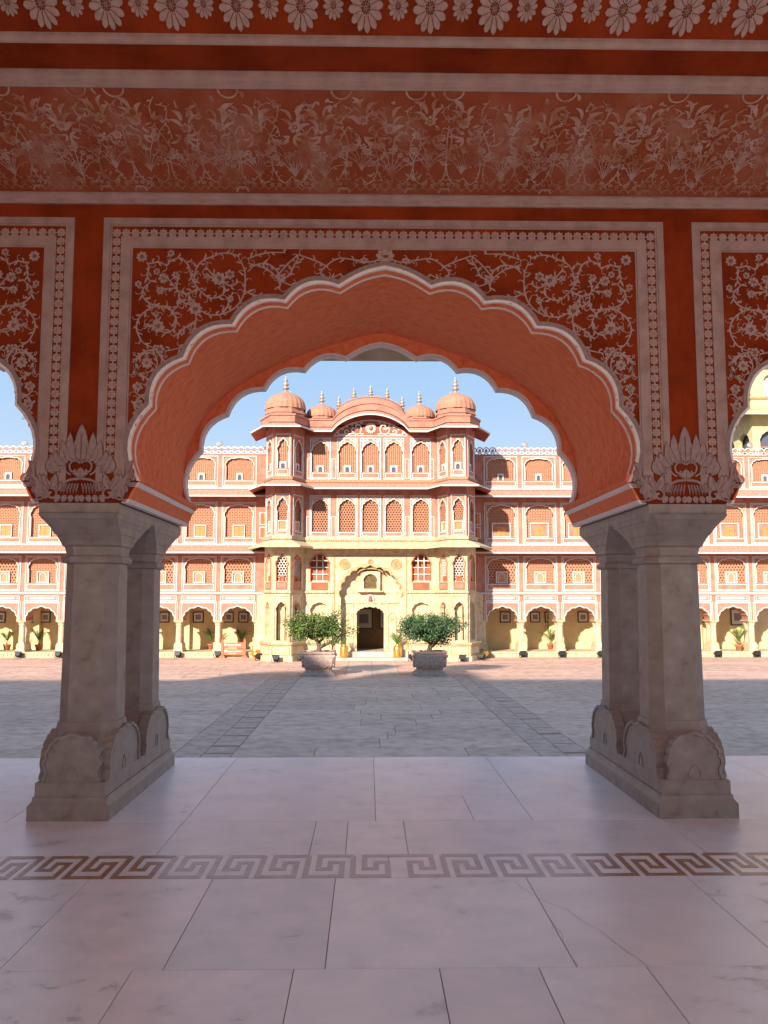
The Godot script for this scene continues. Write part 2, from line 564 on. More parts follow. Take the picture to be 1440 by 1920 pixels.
func vine(s: SurfaceTool, pts: PackedVector2Array, w: float, z: float, leafy := true) -> void:
	var c := crv(pts, 5)
	var ws := PackedFloat32Array()
	for i in c.size():
		var t := float(i) / (c.size() - 1)
		ws.append(w * (0.55 + 0.45 * sin(PI * (0.1 + 0.8 * t))))
	rib(s, c, ws, z, z)
	if not leafy: return
	var side := 1.0
	for i in range(4, c.size() - 1, 5):
		var dt := (c[i + 1] - c[i - 1]).normalized()
		var sg := 1.0 if (i / 5) % 2 == 0 else -1.0
		var tp := PackedVector2Array()
		var pp := c[i]
		var ang := dt.angle() + sg * 0.7
		for k in 7:
			tp.append(pp)
			pp += Vector2.from_angle(ang) * w * (1.15 - 0.1 * k)
			ang += sg * (0.25 + 0.12 * k)
		rib(s, tp, w * 0.42, z, z)
	for i in range(2, c.size() - 1, 3):
		var d := (c[i + 1] - c[i - 1]).normalized()
		var nn := Vector2(-d.y, d.x) * side
		side = -side
		var len := rng.randf_range(2.2, 4.6) * w
		leaf_shape(s, c[i], c[i] + (d * 0.75 + nn * 0.75) * len, w * rng.randf_range(0.45, 0.75), rng.randf_range(-0.25, 0.25), z)

# ---------------------------------------------------------------- courtyard
func build_ground() -> void:
	var s := ST()
	q(s, Vector3(-1500, GY - 0.09, 600), Vector3(-1500, GY - 0.09, -1500), Vector3(1500, GY - 0.09, -1500), Vector3(1500, GY - 0.09, 600))
	var g := part("ground", s, "ground", self)
	g.set_meta("kind", "structure")
	var court := Node3D.new()
	court.name = "courtyard_paving"
	court.set_meta("kind", "structure")
	add_child(court)
	s = ST()
	box(s, Vector3(-30, GY - 0.07, -49), Vector3(30, GY - 0.022, -9.3))
	part("joint_bed", s, "paving_joint", court)
	var rest := []
	for i in 4: rest.append(ST())
	var r := RandomNumberGenerator.new()
	r.seed = 31
	var slabs := []
	var z := -9.5
	while z > -48.2:
		var d := r.randf_range(0.8, 1.35)
		if z < -36.6: d *= 0.85
		var segs := [[-26.0, -4.06, 0], [-2.86, 3.34, 0], [4.40, 26.0, 0]]
		if z < -36.6: segs = [[-26.0, -1.08, 0], [-1.08, 1.22, 2], [1.22, 26.0, 0]]
		for sg in segs:
			var x: float = sg[0]
			while x < sg[1] - 0.02:
				var w := r.randf_range(1.3, 3.6)
				if sg[2] == 2: w = 1.15
				if sg[1] - x - w < 0.45: w = sg[1] - x
				slabs.append([x, x + w, z - d, z, "paving_path" if sg[2] == 2 else "paving%d" % r.randi_range(0, 3), r.randf_range(-0.004, 0.004)])
				x += w
		z -= d
	for b in [[-4.06, -2.86], [3.34, 4.40]]:
		var zz := -9.5
		while zz > -36.5:
			var dd := r.randf_range(0.8, 1.6)
			var mid: float = (b[0] + b[1]) * 0.5
			slabs.append([b[0], mid, maxf(zz - dd, -36.6), zz, "paving_band", r.randf_range(-0.004, 0.004)])
			slabs.append([mid, b[1], maxf(zz - dd * 0.9, -36.6), zz, "paving_band", r.randf_range(-0.004, 0.004)])
			zz -= dd
	var near := []
	for k in slabs.size():
		var e = slabs[k]
		var zc: float = (e[2] + e[3]) * 0.5
		var xc: float = (e[0] + e[1]) * 0.5
		if zc < -17.2 and absf(xc) < -zc * 0.46:
			near.append([-zc, k])
	near.sort()
	var single := {}
	for i in mini(290, near.size()): single[near[i][1]] = true
	var band := ST()
	var path := ST()
	for k in slabs.size():
		var e = slabs[k]
		var s2: SurfaceTool
		var g2 := 0.006
		if single.has(k): s2 = ST()
		elif e[4] == "paving_band": s2 = band
		elif e[4] == "paving_path": s2 = path
		else: s2 = rest[int(String(e[4]).right(1))]
		slab(s2, e[0] + g2, e[1] - g2, e[2] + g2, e[3] - g2, GY - 0.05, GY + e[5], 0.009)
		if single.has(k): part("paving_slab", s2, e[4], court)
	for i in 4: part("paving_field", rest[i], "paving%d" % i, court).set_meta("kind", "stuff")
	part("paving_bands", band, "paving_band", court).set_meta("kind", "stuff")
	part("paving_path", path, "paving_path", court).set_meta("kind", "stuff")

func build_floor() -> void:
	var fl := Node3D.new()
	fl.name = "pavilion_floor"
	fl.set_meta("kind", "structure")
	add_child(fl)
	var s := ST()
	box(s, Vector3(-9.5, GY - 0.05, -9.14), Vector3(9.5, -0.05, 6.4))
	part("plinth_wall", s, "stone", fl)
	s = ST()
	box(s, Vector3(-9.48, -0.05, -9.12), Vector3(9.48, -0.006, 6.38))
	part("joint_bed", s, "joint", fl)
	for i in 5:
		s = ST()
		box(s, Vector3(-9.5, GY - 0.05, -9.14 - 0.32 * (i + 1)), Vector3(9.5, -0.25 * (i + 1), -9.14 - 0.32 * i))
		part("step", s, "stone", fl)
	var r := RandomNumberGenerator.new()
	r.seed = 5
	var rows := [
		[-9.17, -6.565, [-9.5, -7.6, -5.9, -4.3, -2.75, -1.46, -0.07]],
		[-9.17, -6.565, [1.08, 2.2, 3.5, 5.0, 6.6, 8.1, 9.5]],
		[-9.17, -7.41, [-0.07, 1.08]],
		[-7.41, -6.565, [-0.07, 0.65, 1.08]],
		[-6.565, -5.72, [-9.5, -8.1, -6.7, -5.4, -4.2, -3.1, -1.99, -1.465, -0.5, -0.27, 0.13, 2.03, 3.2, 4.5, 5.8, 7.0, 8.2, 9.5]],
		[-5.72, -5.25, [-9.5, -6.0, -3.0, 0.0, 3.0, 6.0, 9.5]],
		[-5.25, -4.0, [-9.5, -8.0, -6.6, -5.0, -3.5, -2.5, -1.73, -1.02, -0.315, 0.79, 1.725, 2.9, 4.3, 5.6, 7.0, 8.2, 9.5]],
		[-4.0, -2.8, [-9.5, -7.5, -5.6, -4.0, -2.6, -1.15, -0.45, 0.185, 0.62, 1.095, 2.3, 3.6, 5.0, 6.4, 8.0, 9.5]]]
	var z := -2.8
	while z < 6.3:
		var xs := [-9.5]
		while xs[-1] < 9.4: xs.append(minf(9.5, xs[-1] + r.randf_range(1.0, 1.8)))
		rows.append([z, minf(z + 1.25, 6.4), xs])
		z += 1.25
	for row in rows:
		var xs2: Array = row[2]
		for i in xs2.size() - 1:
			s = ST()
			var g := 0.0022
			var lip := 0.0012
			slab(s, xs2[i] + g, xs2[i + 1] - g, row[0] + g, row[1] - g, -0.045, 0.0 - r.randf() * 0.0008, lip)
			var mk := "marble%d" % r.randi_range(0, 4)
			if (row[0] == -5.25 and i in [5, 10]) or (row[0] == -4.0 and i in [4, 9]): mk = "marble_stained"
			part("marble_slab", s, mk, fl)
	# Greek key inlay
	var key := PackedVector2Array([Vector2(0, 5), Vector2(0, 0), Vector2(3.9, 0), Vector2(3.9, 3.35), Vector2(2.6, 3.35), Vector2(2.6, 1.75), Vector2(1.3, 1.75), Vector2(1.3, 5), Vector2(5.15, 5)])
	var meshes := []
	for mir in [1.0, -1.0]:
		s = ST()
		X = Transform3D(Basis(Vector3(0.277 / 5.15 * mir, 0, 0), Vector3(0, 0, -0.081), Vector3(0, 1, 0)), Vector3(0, 0, 0))
		rib(s, key, 0.64, -0.006, 0.0)
		X = Transform3D.IDENTITY
		meshes.append(mesh(s))
	# old cracks running across the slabs on the right
	for cr in [[[0.713, -5.176], [0.775, -4.938], [0.836, -4.811], [0.905, -4.713], [0.94, -4.538], [1.002, -4.416], [1.041, -4.237], [1.07, -4.125], [1.092, -3.986]], [[0.798, -4.878], [0.792, -4.6], [0.808, -4.399], [0.794, -4.191], [0.79, -3.997]]]:
		s = ST()
		X = Transform3D(Basis(Vector3(1, 0, 0), Vector3(0, 0, 1), Vector3(0, -1, 0)), Vector3.ZERO)
		var cp := PackedVector2Array()
		for e in cr: cp.append(Vector2(e[0] + r.randf_range(-0.008, 0.008), e[1]))
		var cw := []
		var cc := crv(cp, 4)
		for i in cc.size():
			cc[i] += Vector2(r.randf_range(-0.006, 0.006), 0)
			cw.append(r.randf_range(0.001, 0.0035))
		rib(s, cc, cw, -0.0016, -0.0016)
		X = Transform3D.IDENTITY
		part("crack", s, "inlay_grey", fl)
	for side in [1.0, -1.0]:
		for i in 28:
			var x: float = side * 0.277 * (i + 1)
			var brown := i <= 8 and i >= (5 if side < 0 else 4)
			var me: Mesh = meshes[1] if side > 0 else meshes[0]
			inst("meander_key", me, "inlay_brown" if brown else "inlay_grey", fl, at(x + 0.06, 0.0018, -5.282))

# ---------------------------------------------------------------- columns
func panel_line(hw: float, y0: float, h: float, n: int) -> PackedVector2Array:
	var c := PackedVector2Array([Vector2(hw * 0.95, y0 + h * 0.26)])
	for i in range(1, n + 1):
		var th := PI * 0.5 * i / (n + 0.9)
		c.append(Vector2(hw * 0.95 * pow(cos(th), 0.75), y0 + h * 0.26 + h * 0.68 * pow(sin(th), 0.9)))
	var half := PackedVector2Array([Vector2(hw, y0), Vector2(hw * 0.99, y0 + h * 0.06), Vector2(hw * 0.94, y0 + h * 0.13), Vector2(hw * 0.92, y0 + h * 0.2)])
	half.append_array(lobed(c, Vector2(0, y0), 0.2, 6))
	half.append(Vector2(hw * 0.10, y0 + h * 0.965))
	half.append(Vector2(0, y0 + h))
	for i in range(half.size() - 2, -1, -1): half.append(Vector2(-half[i].x, half[i].y))
	return half

func pedestal_panel(called: String, hw: float, y0: float, h: float, n: int, xf: Transform3D, parent: Node) -> void:
	X = xf
	var s := ST()
	var line := panel_line(hw, y0, h, n)
	ext(s, line, -0.07, 0.0, true)
	var p := part(called, s, "stone", parent)
	s = ST()
	rib(s, shifted(line, 0, -0.012, Vector2(0, y0 + h * 0.2)), 0.02, 0.0, 0.016)
	# small bud carved at the foot
	rib(s, crv(PackedVector2Array([Vector2(-0.035, y0 + 0.012), Vector2(-0.045, y0 + 0.05), Vector2(0, y0 + 0.11), Vector2(0.045, y0 + 0.05), Vector2(0.035, y0 + 0.012)]), 4), 0.008, 0.0, 0.007)
	part("carved_border", s, "stone", p)
	X = Transform3D.IDENTITY

func make_column(label: String) -> Node3D:
	var t := thing("twin_column", label, "column", Vector3.ZERO, 0.0, "twin stone columns carrying the middle arch")
	var s := ST()
	loft(s, [rect_ring(-0.295, 0.295, -1.10, 1.10, 0.0), rect_ring(-0.295, 0.295, -1.10, 1.10, 0.105), rect_ring(-0.288, 0.288, -1.093, 1.093, 0.115), rect_ring(-0.272, 0.272, -1.077, 1.077, 0.135),
		rect_ring(-0.268, 0.268, -1.073, 1.073, 0.15), rect_ring(-0.268, 0.268, -1.073, 1.073, 0.165)], false, true)
	part("plinth", s, "stone", t)
	s = ST()
	loft(s, [rect_ring(-0.256, 0.256, -1.06, 1.06, 0.165), rect_ring(-0.256, 0.256, -1.06, 1.06, 0.262), rect_ring(-0.249, 0.249, -1.053, 1.053, 0.270)], false, true)
	part("upper_plinth", s, "stone", t)
	for zc in [0.575, -0.575]:
		s = ST()
		loft(s, [oct_ring(0, zc, 0.20, 0.43, 0.05, 0.268), oct_ring(0, zc, 0.205, 0.40, 0.05, 0.50), oct_ring(0, zc, 0.232, 0.25, 0.095, 0.60), oct_ring(0, zc, 0.228, 0.228, 0.095, 0.665)], false, true)
		part("pedestal_core", s, "stone", t)
		for sd in [1.0, -1.0]:
			pedestal_panel("side_panel", 0.45, 0.268, 0.36, 5, Transform3D(Basis(Vector3.UP, PI / 2 * sd), Vector3(0.246 * sd, 0, zc * 0.93)), t)
		s = ST()
		loft(s, [oct_ring(0, zc, 0.218, 0.218, 0.091, 0.665), oct_ring(0, zc, 0.206, 0.206, 0.086, 1.885)], false, false)
		part("shaft", s, "stone", t)
		s = ST()
		var prof := [[1.885, 0.206], [1.892, 0.232], [1.915, 0.240], [1.94, 0.232], [1.95, 0.214], [1.965, 0.212], [2.015, 0.222]]
		var rings := []
		for p in prof: rings.append(oct_ring(0, zc, p[1], p[1], 0.09, p[0]))
		for p in [[2.03, 0.236, 0.250, 0.088], [2.06, 0.240, 0.275, 0.085], [2.105, 0.250, 0.335, 0.080], [2.112, 0.256, 0.352, 0.078], [2.16, 0.266, 0.42, 0.066], [2.205, 0.282, 0.49, 0.045], [2.212, 0.288, 0.51, 0.040], [2.247, 0.296, 0.548, 0.015]]:
			rings.append(oct_ring(0, zc, p[1], p[2], p[3], p[0]))
		loft(s, rings, false, true)
		part("capital", s, "stone", t)
	pedestal_panel("front_panel", 0.212, 0.268, 0.36, 4, at(0, 0, 1.045), t)
	pedestal_panel("rear_panel", 0.212, 0.268, 0.36, 4, Transform3D(Basis(Vector3.UP, PI), Vector3(0, 0, -1.045)), t)
	s = ST()
	loft(s, [rect_ring(-0.297, 0.297, -1.115, 1.075, 2.247), rect_ring(-0.300, 0.300, -1.118, 1.078, 2.255), rect_ring(-0.300, 0.300, -1.118, 1.078, 2.325), rect_ring(-0.296, 0.296, -1.114, 1.074, 2.331)], false, true)
	part("impost", s, "stone", t)
	# painted acanthus at the foot of the pier
	s = ST()
	var ink := ST()
	var zz := 1.060 + 0.014
	for m in [1.0, -1.0]:
		X = Transform3D(Basis.IDENTITY.scaled(Vector3(m, 1, 1)), Vector3(0, 2.335, 0))
		var k := 0.000655
		var L := [[0, 470, 8, 905, 46, 0.0], [45, 480, 118, 815, 34, -0.12], [90, 470, 210, 730, 34, -0.14], [60, 460, 60, 740, 26, 0.0], [150, 450, 225, 640, 26, -0.1], [170, 430, 300, 600, 32, -0.15], [230, 350, 335, 560, 34, -0.16], [290, 330, 370, 500, 28, -0.16],
			[0, 275, 0, 400, 36, 0.0], [0, 290, 95, 330, 20, 0.2], [350, 150, 290, 330, 30, 0.1], [340, 150, 420, 330, 32, -0.12], [360, 150, 500, 280, 30, -0.1], [400, 180, 470, 330, 24, -0.1], [520, 190, 560, 330, 20, 0.15], [560, 260, 575, 420, 22, 0.1], [540, 330, 610, 480, 18, 0.12], [600, 300, 585, 400, 14, 0.0], [420, 40, 380, 150, 30, 0.1], [500, 60, 450, 170, 30, 0.1], [540, 110, 500, 230, 26, 0.1], [280, 130, 235, 235, 26, 0.2]]
		for l in L:
			leaf_shape(ink, Vector2(l[0], l[1] - 6) * k, Vector2(l[2] + (l[2] - l[0]) * 0.04, l[3] + 14) * k, (l[4] * 1.45 + 9) * k, l[5], zz - 0.0036)
			leaf_shape(s, Vector2(l[0], l[1]) * k, Vector2(l[2], l[3]) * k, l[4] * 1.45 * k, l[5], zz)
			rib(ink, PackedVector2Array([Vector2(l[0], l[1]) * k, Vector2(lerpf(l[0], l[2], 0.75), lerpf(l[1], l[3], 0.75)) * k]), 5 * k, zz + 0.004, zz + 0.004)
		for i in 7:
			var x0 := 18.0 + i * 33.0
			leaf_shape(s, Vector2(x0, 225) * k, Vector2(x0 * 1.12 + 14, 95) * k, 12 * k, 0.08, zz)
			rib(ink, PackedVector2Array([Vector2(x0 + 17, 220) * k, Vector2((x0 + 17) * 1.1, 110) * k]), 7 * k, zz + 0.004, zz + 0.004)
		for i in 4:
			leaf_shape(s, Vector2(20 + i * 70, 85) * k, Vector2(30 + i * 85, 2) * k, 34 * k, 0.0, zz)
		rib(s, crv(PackedVector2Array([Vector2(0, 272) * k, Vector2(110, 262) * k, Vector2(200, 215) * k, Vector2(245, 150) * k]), 5), [10 * k, 22 * k, 26 * k, 28 * k, 28 * k, 28 * k, 26 * k, 26 * k, 24 * k, 22 * k, 20 * k, 18 * k, 16 * k, 14 * k, 10 * k, 6 * k], zz, zz)
		rib(s, crv(PackedVector2Array([Vector2(5, 455) * k, Vector2(60, 490) * k, Vector2(125, 440) * k, Vector2(110, 365) * k, Vector2(70, 360) * k, Vector2(65, 385) * k]), 5), 20 * k, zz, zz)
		rib(s, crv(PackedVector2Array([Vector2(110, 320) * k, Vector2(160, 350) * k, Vector2(200, 410) * k, Vector2(240, 380) * k]), 5), 20 * k, zz, zz)
		var sp := PackedVector2Array()
		for i in 15:
			var an := -0.6 + i * 0.62
			sp.append(Vector2(325, 95) * k + Vector2.from_angle(an) * (88.0 - i * 5.2) * k)
		rib(s, crv(sp, 3), 24 * k, zz, zz)
		sp = PackedVector2Array()
		for i in 11:
			var an2 := 2.4 - i * 0.66
			sp.append(Vector2(450, 70) * k + Vector2.from_angle(an2) * (66.0 - i * 5.0) * k)
		rib(s, crv(sp, 3), 17 * k, zz, zz)
		rib(s, crv(PackedVector2Array([Vector2(390, 150) * k, Vector2(440, 230) * k, Vector2(520, 220) * k, Vector2(580, 260) * k]), 4), 22 * k, zz, zz)
		X = Transform3D.IDENTITY
	part("painted_acanthus", s, "acanthus", t)
	part("painted_outline", ink, "motif_ink", t)
	return t

var column0: Node3D
func build_columns() -> void:
	column0 = make_column("twin grey stone column pair on the left, on one long plinth")
	column0.position = Vector3(-2.31, 0, -7.68)
	copy(column0, Vector3(2.31, 0, -7.68), 0, "twin grey stone column pair on the right, on one long plinth")

# ---------------------------------------------------------------- arches
func arch_line() -> PackedVector2Array:
	var c := PackedVector2Array([Vector2(1.87, 2.50), Vector2(1.797, 3.085), Vector2(1.546, 3.455), Vector2(1.175, 3.718), Vector2(0.775, 3.912), Vector2(0.358, 4.036)])
	var h := PackedVector2Array([Vector2(1.965, 2.336), Vector2(1.935, 2.40), Vector2(1.90, 2.46)])
	h.append_array(lobed(c, Vector2(0, 2.4), 0.195, 8))
	for k in range(1, 7):
		var t := k / 6.0
		h.append(Vector2(0.358 * (1 - t), 4.036 + 0.152 * t + 0.028 * sin(PI * t)))
	for i in range(h.size() - 2, -1, -1): h.append(Vector2(-h[i].x, h[i].y))
	return h

func strip(s: SurfaceTool, line: PackedVector2Array, z0: float, z1: float) -> void:
	for i in line.size() - 1:
		q(s, Vector3(line[i].x, line[i].y, z0), Vector3(line[i + 1].x, line[i + 1].y, z0), Vector3(line[i + 1].x, line[i + 1].y, z1), Vector3(line[i].x, line[i].y, z1))

const VINE := [
	[-1.856,4.217,-1.837,4.179,-1.849,4.112,-1.824,4.06],
	[-1.824,4.06,-1.869,4.017,-1.886,3.969,-1.857,3.912,-1.792,3.875,-1.7,3.856,-1.654,3.828],
	[-1.654,3.828,-1.686,3.861,-1.783,3.861,-1.864,3.818,-1.912,3.751,-1.919,3.676,-1.88,3.592,-1.834,3.554,-1.765,3.527],
	[-1.654,3.828,-1.62,3.772,-1.619,3.725,-1.641,3.678,-1.695,3.654,-1.737,3.672],
	[-1.833,4.203,-1.764,4.219,-1.699,4.189],
	[-1.699,4.189,-1.663,4.232,-1.599,4.252,-1.543,4.209,-1.519,4.152,-1.499,4.076,-1.456,4.015],
	[-1.456,4.015,-1.483,4.057,-1.482,4.124,-1.46,4.191,-1.415,4.239,-1.342,4.268,-1.278,4.295,-1.194,4.289,-1.139,4.265],
	[-1.456,4.015,-1.428,3.981,-1.372,3.939,-1.317,3.935,-1.262,3.964,-1.245,4.011,-1.273,4.068],
	[-1.456,4.015,-1.501,3.981,-1.556,3.966,-1.607,3.99,-1.626,4.009],
	[-1.602,3.98,-1.596,3.923,-1.559,3.895,-1.508,3.877],
	[-1.599,3.923,-1.609,3.867,-1.652,3.827],
	[-1.52,3.973,-1.523,3.914,-1.494,3.858],
	[-1.471,3.83,-1.464,3.754,-1.481,3.678,-1.529,3.584,-1.583,3.537,-1.701,3.508],
	[-1.443,3.839,-1.369,3.802,-1.278,3.802,-1.187,3.841,-1.124,3.907,-1.093,3.993,-1.09,4.088,-1.095,4.155,-1.129,4.241],
	[-1.093,3.993,-1.032,3.963,-0.977,3.951],
	[-1.072,4.146,-1.008,4.202,-0.916,4.209,-0.851,4.162,-0.813,4.09,-0.826,4.004],
	[-1.074,4.251,-1,4.28,-0.908,4.302,-0.779,4.303],
	[-0.813,4.09,-0.749,4.119,-0.713,4.196,-0.676,4.264],
	[-1.765,3.527,-1.846,3.507,-1.908,3.46,-1.927,3.395,-1.905,3.33,-1.849,3.298],
	[-1.746,3.499,-1.722,3.452,-1.689,3.424],
	[-1.626,4.009,-1.687,4.084,-1.725,4.103],
	[-1.626,4.009,-1.614,4.075,-1.628,4.113],
	[-1.626,4.009,-1.704,4.003,-1.745,3.989],
	[-1.76,3.696,-1.771,3.752,-1.772,3.799],
	[-1.76,3.696,-1.815,3.705,-1.847,3.709],
	[-1.292,4.068,-1.339,4.115,-1.4,4.187],
	[-1.292,4.068,-1.366,4.106,-1.403,4.11],
	[-1.273,4.068,-1.199,4.031,-1.14,4.069],
	[-1.278,3.802,-1.233,3.85,-1.185,3.983],
	[-1.464,3.754,-1.532,3.706,-1.635,3.621],
	[-1.822,3.344,-1.759,3.377,-1.768,3.469,-1.839,3.495,-1.895,3.455,-1.928,3.403,-1.918,3.344,-1.859,3.311,-1.82,3.272,-1.831,3.194,-1.874,3.154,-1.917,3.193,-1.908,3.233],
	[-1.874,3.154,-1.835,3.116,-1.852,3.051,-1.903,3.044,-1.923,3.089,-1.899,3.115],
	[-1.865,3.05,-1.895,2.998,-1.932,2.934],
	[-0.166,4.24,-0.245,4.249,-0.364,4.259,-0.462,4.197,-0.501,4.136,-0.441,4.095,-0.343,4.137],
	[-0.462,4.197,-0.541,4.237,-0.679,4.287],
	[-0.679,4.287,-0.776,4.195,-0.834,4.093,-0.716,4.033],
	[-0.834,4.093,-0.933,4.173,-1.071,4.213],
	[-0.048,4.251,-0.127,4.23,-0.166,4.24]]
const VINE_FLOWER := [[-1.894,4.259,0.034], [-1.628,4.113,0.025], [-1.724,4.089,0.032], [-1.745,3.989,0.025], [-1.776,4.141,0.022], [-1.76,3.705,0.041], [-1.471,3.848,0.041], [-1.737,3.522,0.030], [-1.83,3.414,0.036], [-1.292,4.087,0.043], [-1.21,4.121,0.031], [-1.394,4.11,0.018], [-0.813,4.095,0.029], [-1.669,4.29,0.023], [-1.916,4.04,0.022], [-1.772,3.804,0.020], [-1.847,3.709,0.016], [-1.202,3.926,0.022], [-1.572,3.659,0.022], [-1.837,3.416,0.028], [-1.898,3.23,0.030], [-1.892,3.096,0.030], [-0.015,4.278,0.046], [-0.166,4.24,0.023]]

func make_arch(label: String) -> Node3D:
	var t := thing("cusped_arch", label, "arch", Vector3.ZERO, 0.0, "painted cusped arches along the pavilion front")
	var line := arch_line()
	var B := 2.3095
	var s := ST()
	arch_plate(s, -B, B, 2.336, 4.715, 2.336, line, 0, -0.16, 0.0, true)
	part("front_wall", s, "red", t)
	s = ST()
	arch_plate(s, -B, B, 2.336, 5.60, 2.336, line, 0, -2.17, -2.05, true)
	part("rear_wall", s, "orange", t)
	# smooth vault between the two cusped walls
	var half := PackedVector2Array([Vector2(1.955, 2.45), Vector2(1.968, 2.75), Vector2(1.93, 3.05), Vector2(1.80, 3.36), Vector2(1.58, 3.63), Vector2(1.22, 3.88), Vector2(0.80, 4.07), Vector2(0.38, 4.21), Vector2(0, 4.30)])
	for i in range(half.size() - 2, -1, -1): half.append(Vector2(-half[i].x, half[i].y))
	s = ST()
	s.set_smooth_group(1)
	strip(s, crv(half, 6), -0.155, -2.055)
	part("vault", s, "orange", t)
	# edge of the front wall: white, red, white lines, then the grey bead on the face
	var mid := Vector2(0, 2.3)
	var core := line.slice(3, line.size() - 3)
	var inner := shifted(core, 0, -0.0025, mid)
	for b in [["edge_line", "white_line", 0.002, -0.030], ["edge_stripe", "orange", -0.030, -0.130], ["edge_line", "white_line", -0.130, -0.162]]:
		s = ST()
		var dd := -0.006 if b[0] == "edge_line" else 0.0
		var l2 := shifted(core, 0, -0.0025 + dd, mid)
		strip(s, l2, b[2], b[3])
		if b[0] == "edge_line":
			var l3 := shifted(core, 0, 0.004, mid)
			for i in l2.size() - 1:
				for zq in [b[2], b[3]]:
					q(s, Vector3(l2[i].x, l2[i].y, zq), Vector3(l3[i].x, l3[i].y, zq), Vector3(l3[i + 1].x, l3[i + 1].y, zq), Vector3(l2[i + 1].x, l2[i + 1].y, zq))
		part(b[0], s, b[1], t)
	s = ST()
	rib(s, shifted(core, 0, 0.009, mid), 0.012, 0.0, 0.007)
	part("edge_line", s, "white_line", t)
	s = ST()
	rib(s, shifted(core, 0, 0.032, mid), 0.034, 0.0, 0.012)
	part("stone_bead", s, "bead", t)
	s = ST()
	rib(s, shifted(core, 0, 0.010, mid), 0.020, -2.05, -2.035)
	strip(s, inner, -2.048, -2.172)
	part("rear_edge", s, "white_line", t)
	# springers running through the wall on both sides
	for m in [1.0, -1.0]:
		for b in [["springer_roll", "orange", [1.985, 2.49, 1.868, 2.49, 1.852, 2.505, 1.850, 2.53, 1.862, 2.553, 1.885, 2.562, 1.985, 2.562]],
			["springer_band", "white_line", [1.985, 2.455, 1.885, 2.455, 1.868, 2.49, 1.985, 2.49]],
			["springer_face", "orange", [1.985, 2.362, 1.932, 2.362, 1.893, 2.455, 1.985, 2.455]],
			["springer_band", "white_line", [1.999, 2.332, 1.950, 2.332, 1.932, 2.362, 1.999, 2.362]]]:
			s = ST()
			var pl := PackedVector2Array()
			for i in range(0, b[2].size(), 2): pl.append(Vector2(b[2][i] * m, b[2][i + 1]))
			ext(s, pl, -2.165, -0.004 if b[1] == "orange" else 0.0, true)
			part(b[0], s, b[1], t)
	# frame on the face
	for f in [["frame_band", 2.171, 4.548, 0.052, 0.009], ["frame_fillet", 2.136, 4.513, 0.014, 0.006], ["frame_band", 2.020, 4.384, 0.078, 0.010], ["frame_fillet", 1.973, 4.338, 0.012, 0.006]]:
		s = ST()
		rib(s, PackedVector2Array([Vector2(f[1], 2.42), Vector2(f[1], f[2]), Vector2(-f[1], f[2]), Vector2(-f[1], 2.42)]), f[3], 0.0, f[4])
		part(f[0], s, "lime", t)
	s = ST()
	rosette(s, Vector2.ZERO, 0.036, 8, 0.0)
	rosette(s, Vector2.ZERO, 0.017, 6, 0.004, PI / 8)
	var ros := mesh(s)
	var rx := 2.094
	var ry := 4.452
	var n := 26
	for m in [1.0, -1.0]:
		for i in n: inst("rosette", ros, "motif", t, at(rx * m, ry - i * 0.0712, 0.004))
	for i in 57: inst("rosette", ros, "motif", t, at(-rx + (i + 1) * 2 * rx / 58.0, ry, 0.004))
	# painted vines of the two spandrels
	for m in [1.0, -1.0]:
		s = ST()
		rng.seed = 77
		X = Transform3D(Basis.IDENTITY.scaled(Vector3(m, 1, 1)), Vector3.ZERO)
		for st in VINE:
			var p := PackedVector2Array()
			for i in range(0, st.size(), 2): p.append(Vector2(st[i], st[i + 1]))
			vine(s, p, 0.0125, 0.004)
		part("painted_vine", s, "motif", t)
		s = ST()
		var ink := ST()
		for f in VINE_FLOWER:
			var pn := 8 if f[2] > 0.033 else (6 if f[2] > 0.02 else 5)
			rosette(s, Vector2(f[0], f[1]), f[2] * 1.3, pn, 0.008, f[0] * 9.0)
			rosette(ink, Vector2(f[0], f[1]), f[2] * 0.26, 6, 0.012, f[1] * 7.0)
		part("painted_flowers", s, "motif", t)
		part("painted_outline", ink, "motif_ink", t)
		X = Transform3D.IDENTITY
	return t

func build_arches() -> void:
	var a := make_arch("wide central cusped arch with orange vault and white vine spandrels")
	a.position = Vector3(0, 0, -6.62)
	copy(a, Vector3(-4.62, 0, -6.62), 0, "cusped arch cut off at the left edge, blue sky through it")
	copy(a, Vector3(4.62, 0, -6.62), 0, "cusped arch cut off at the right edge, yellow tower through it")

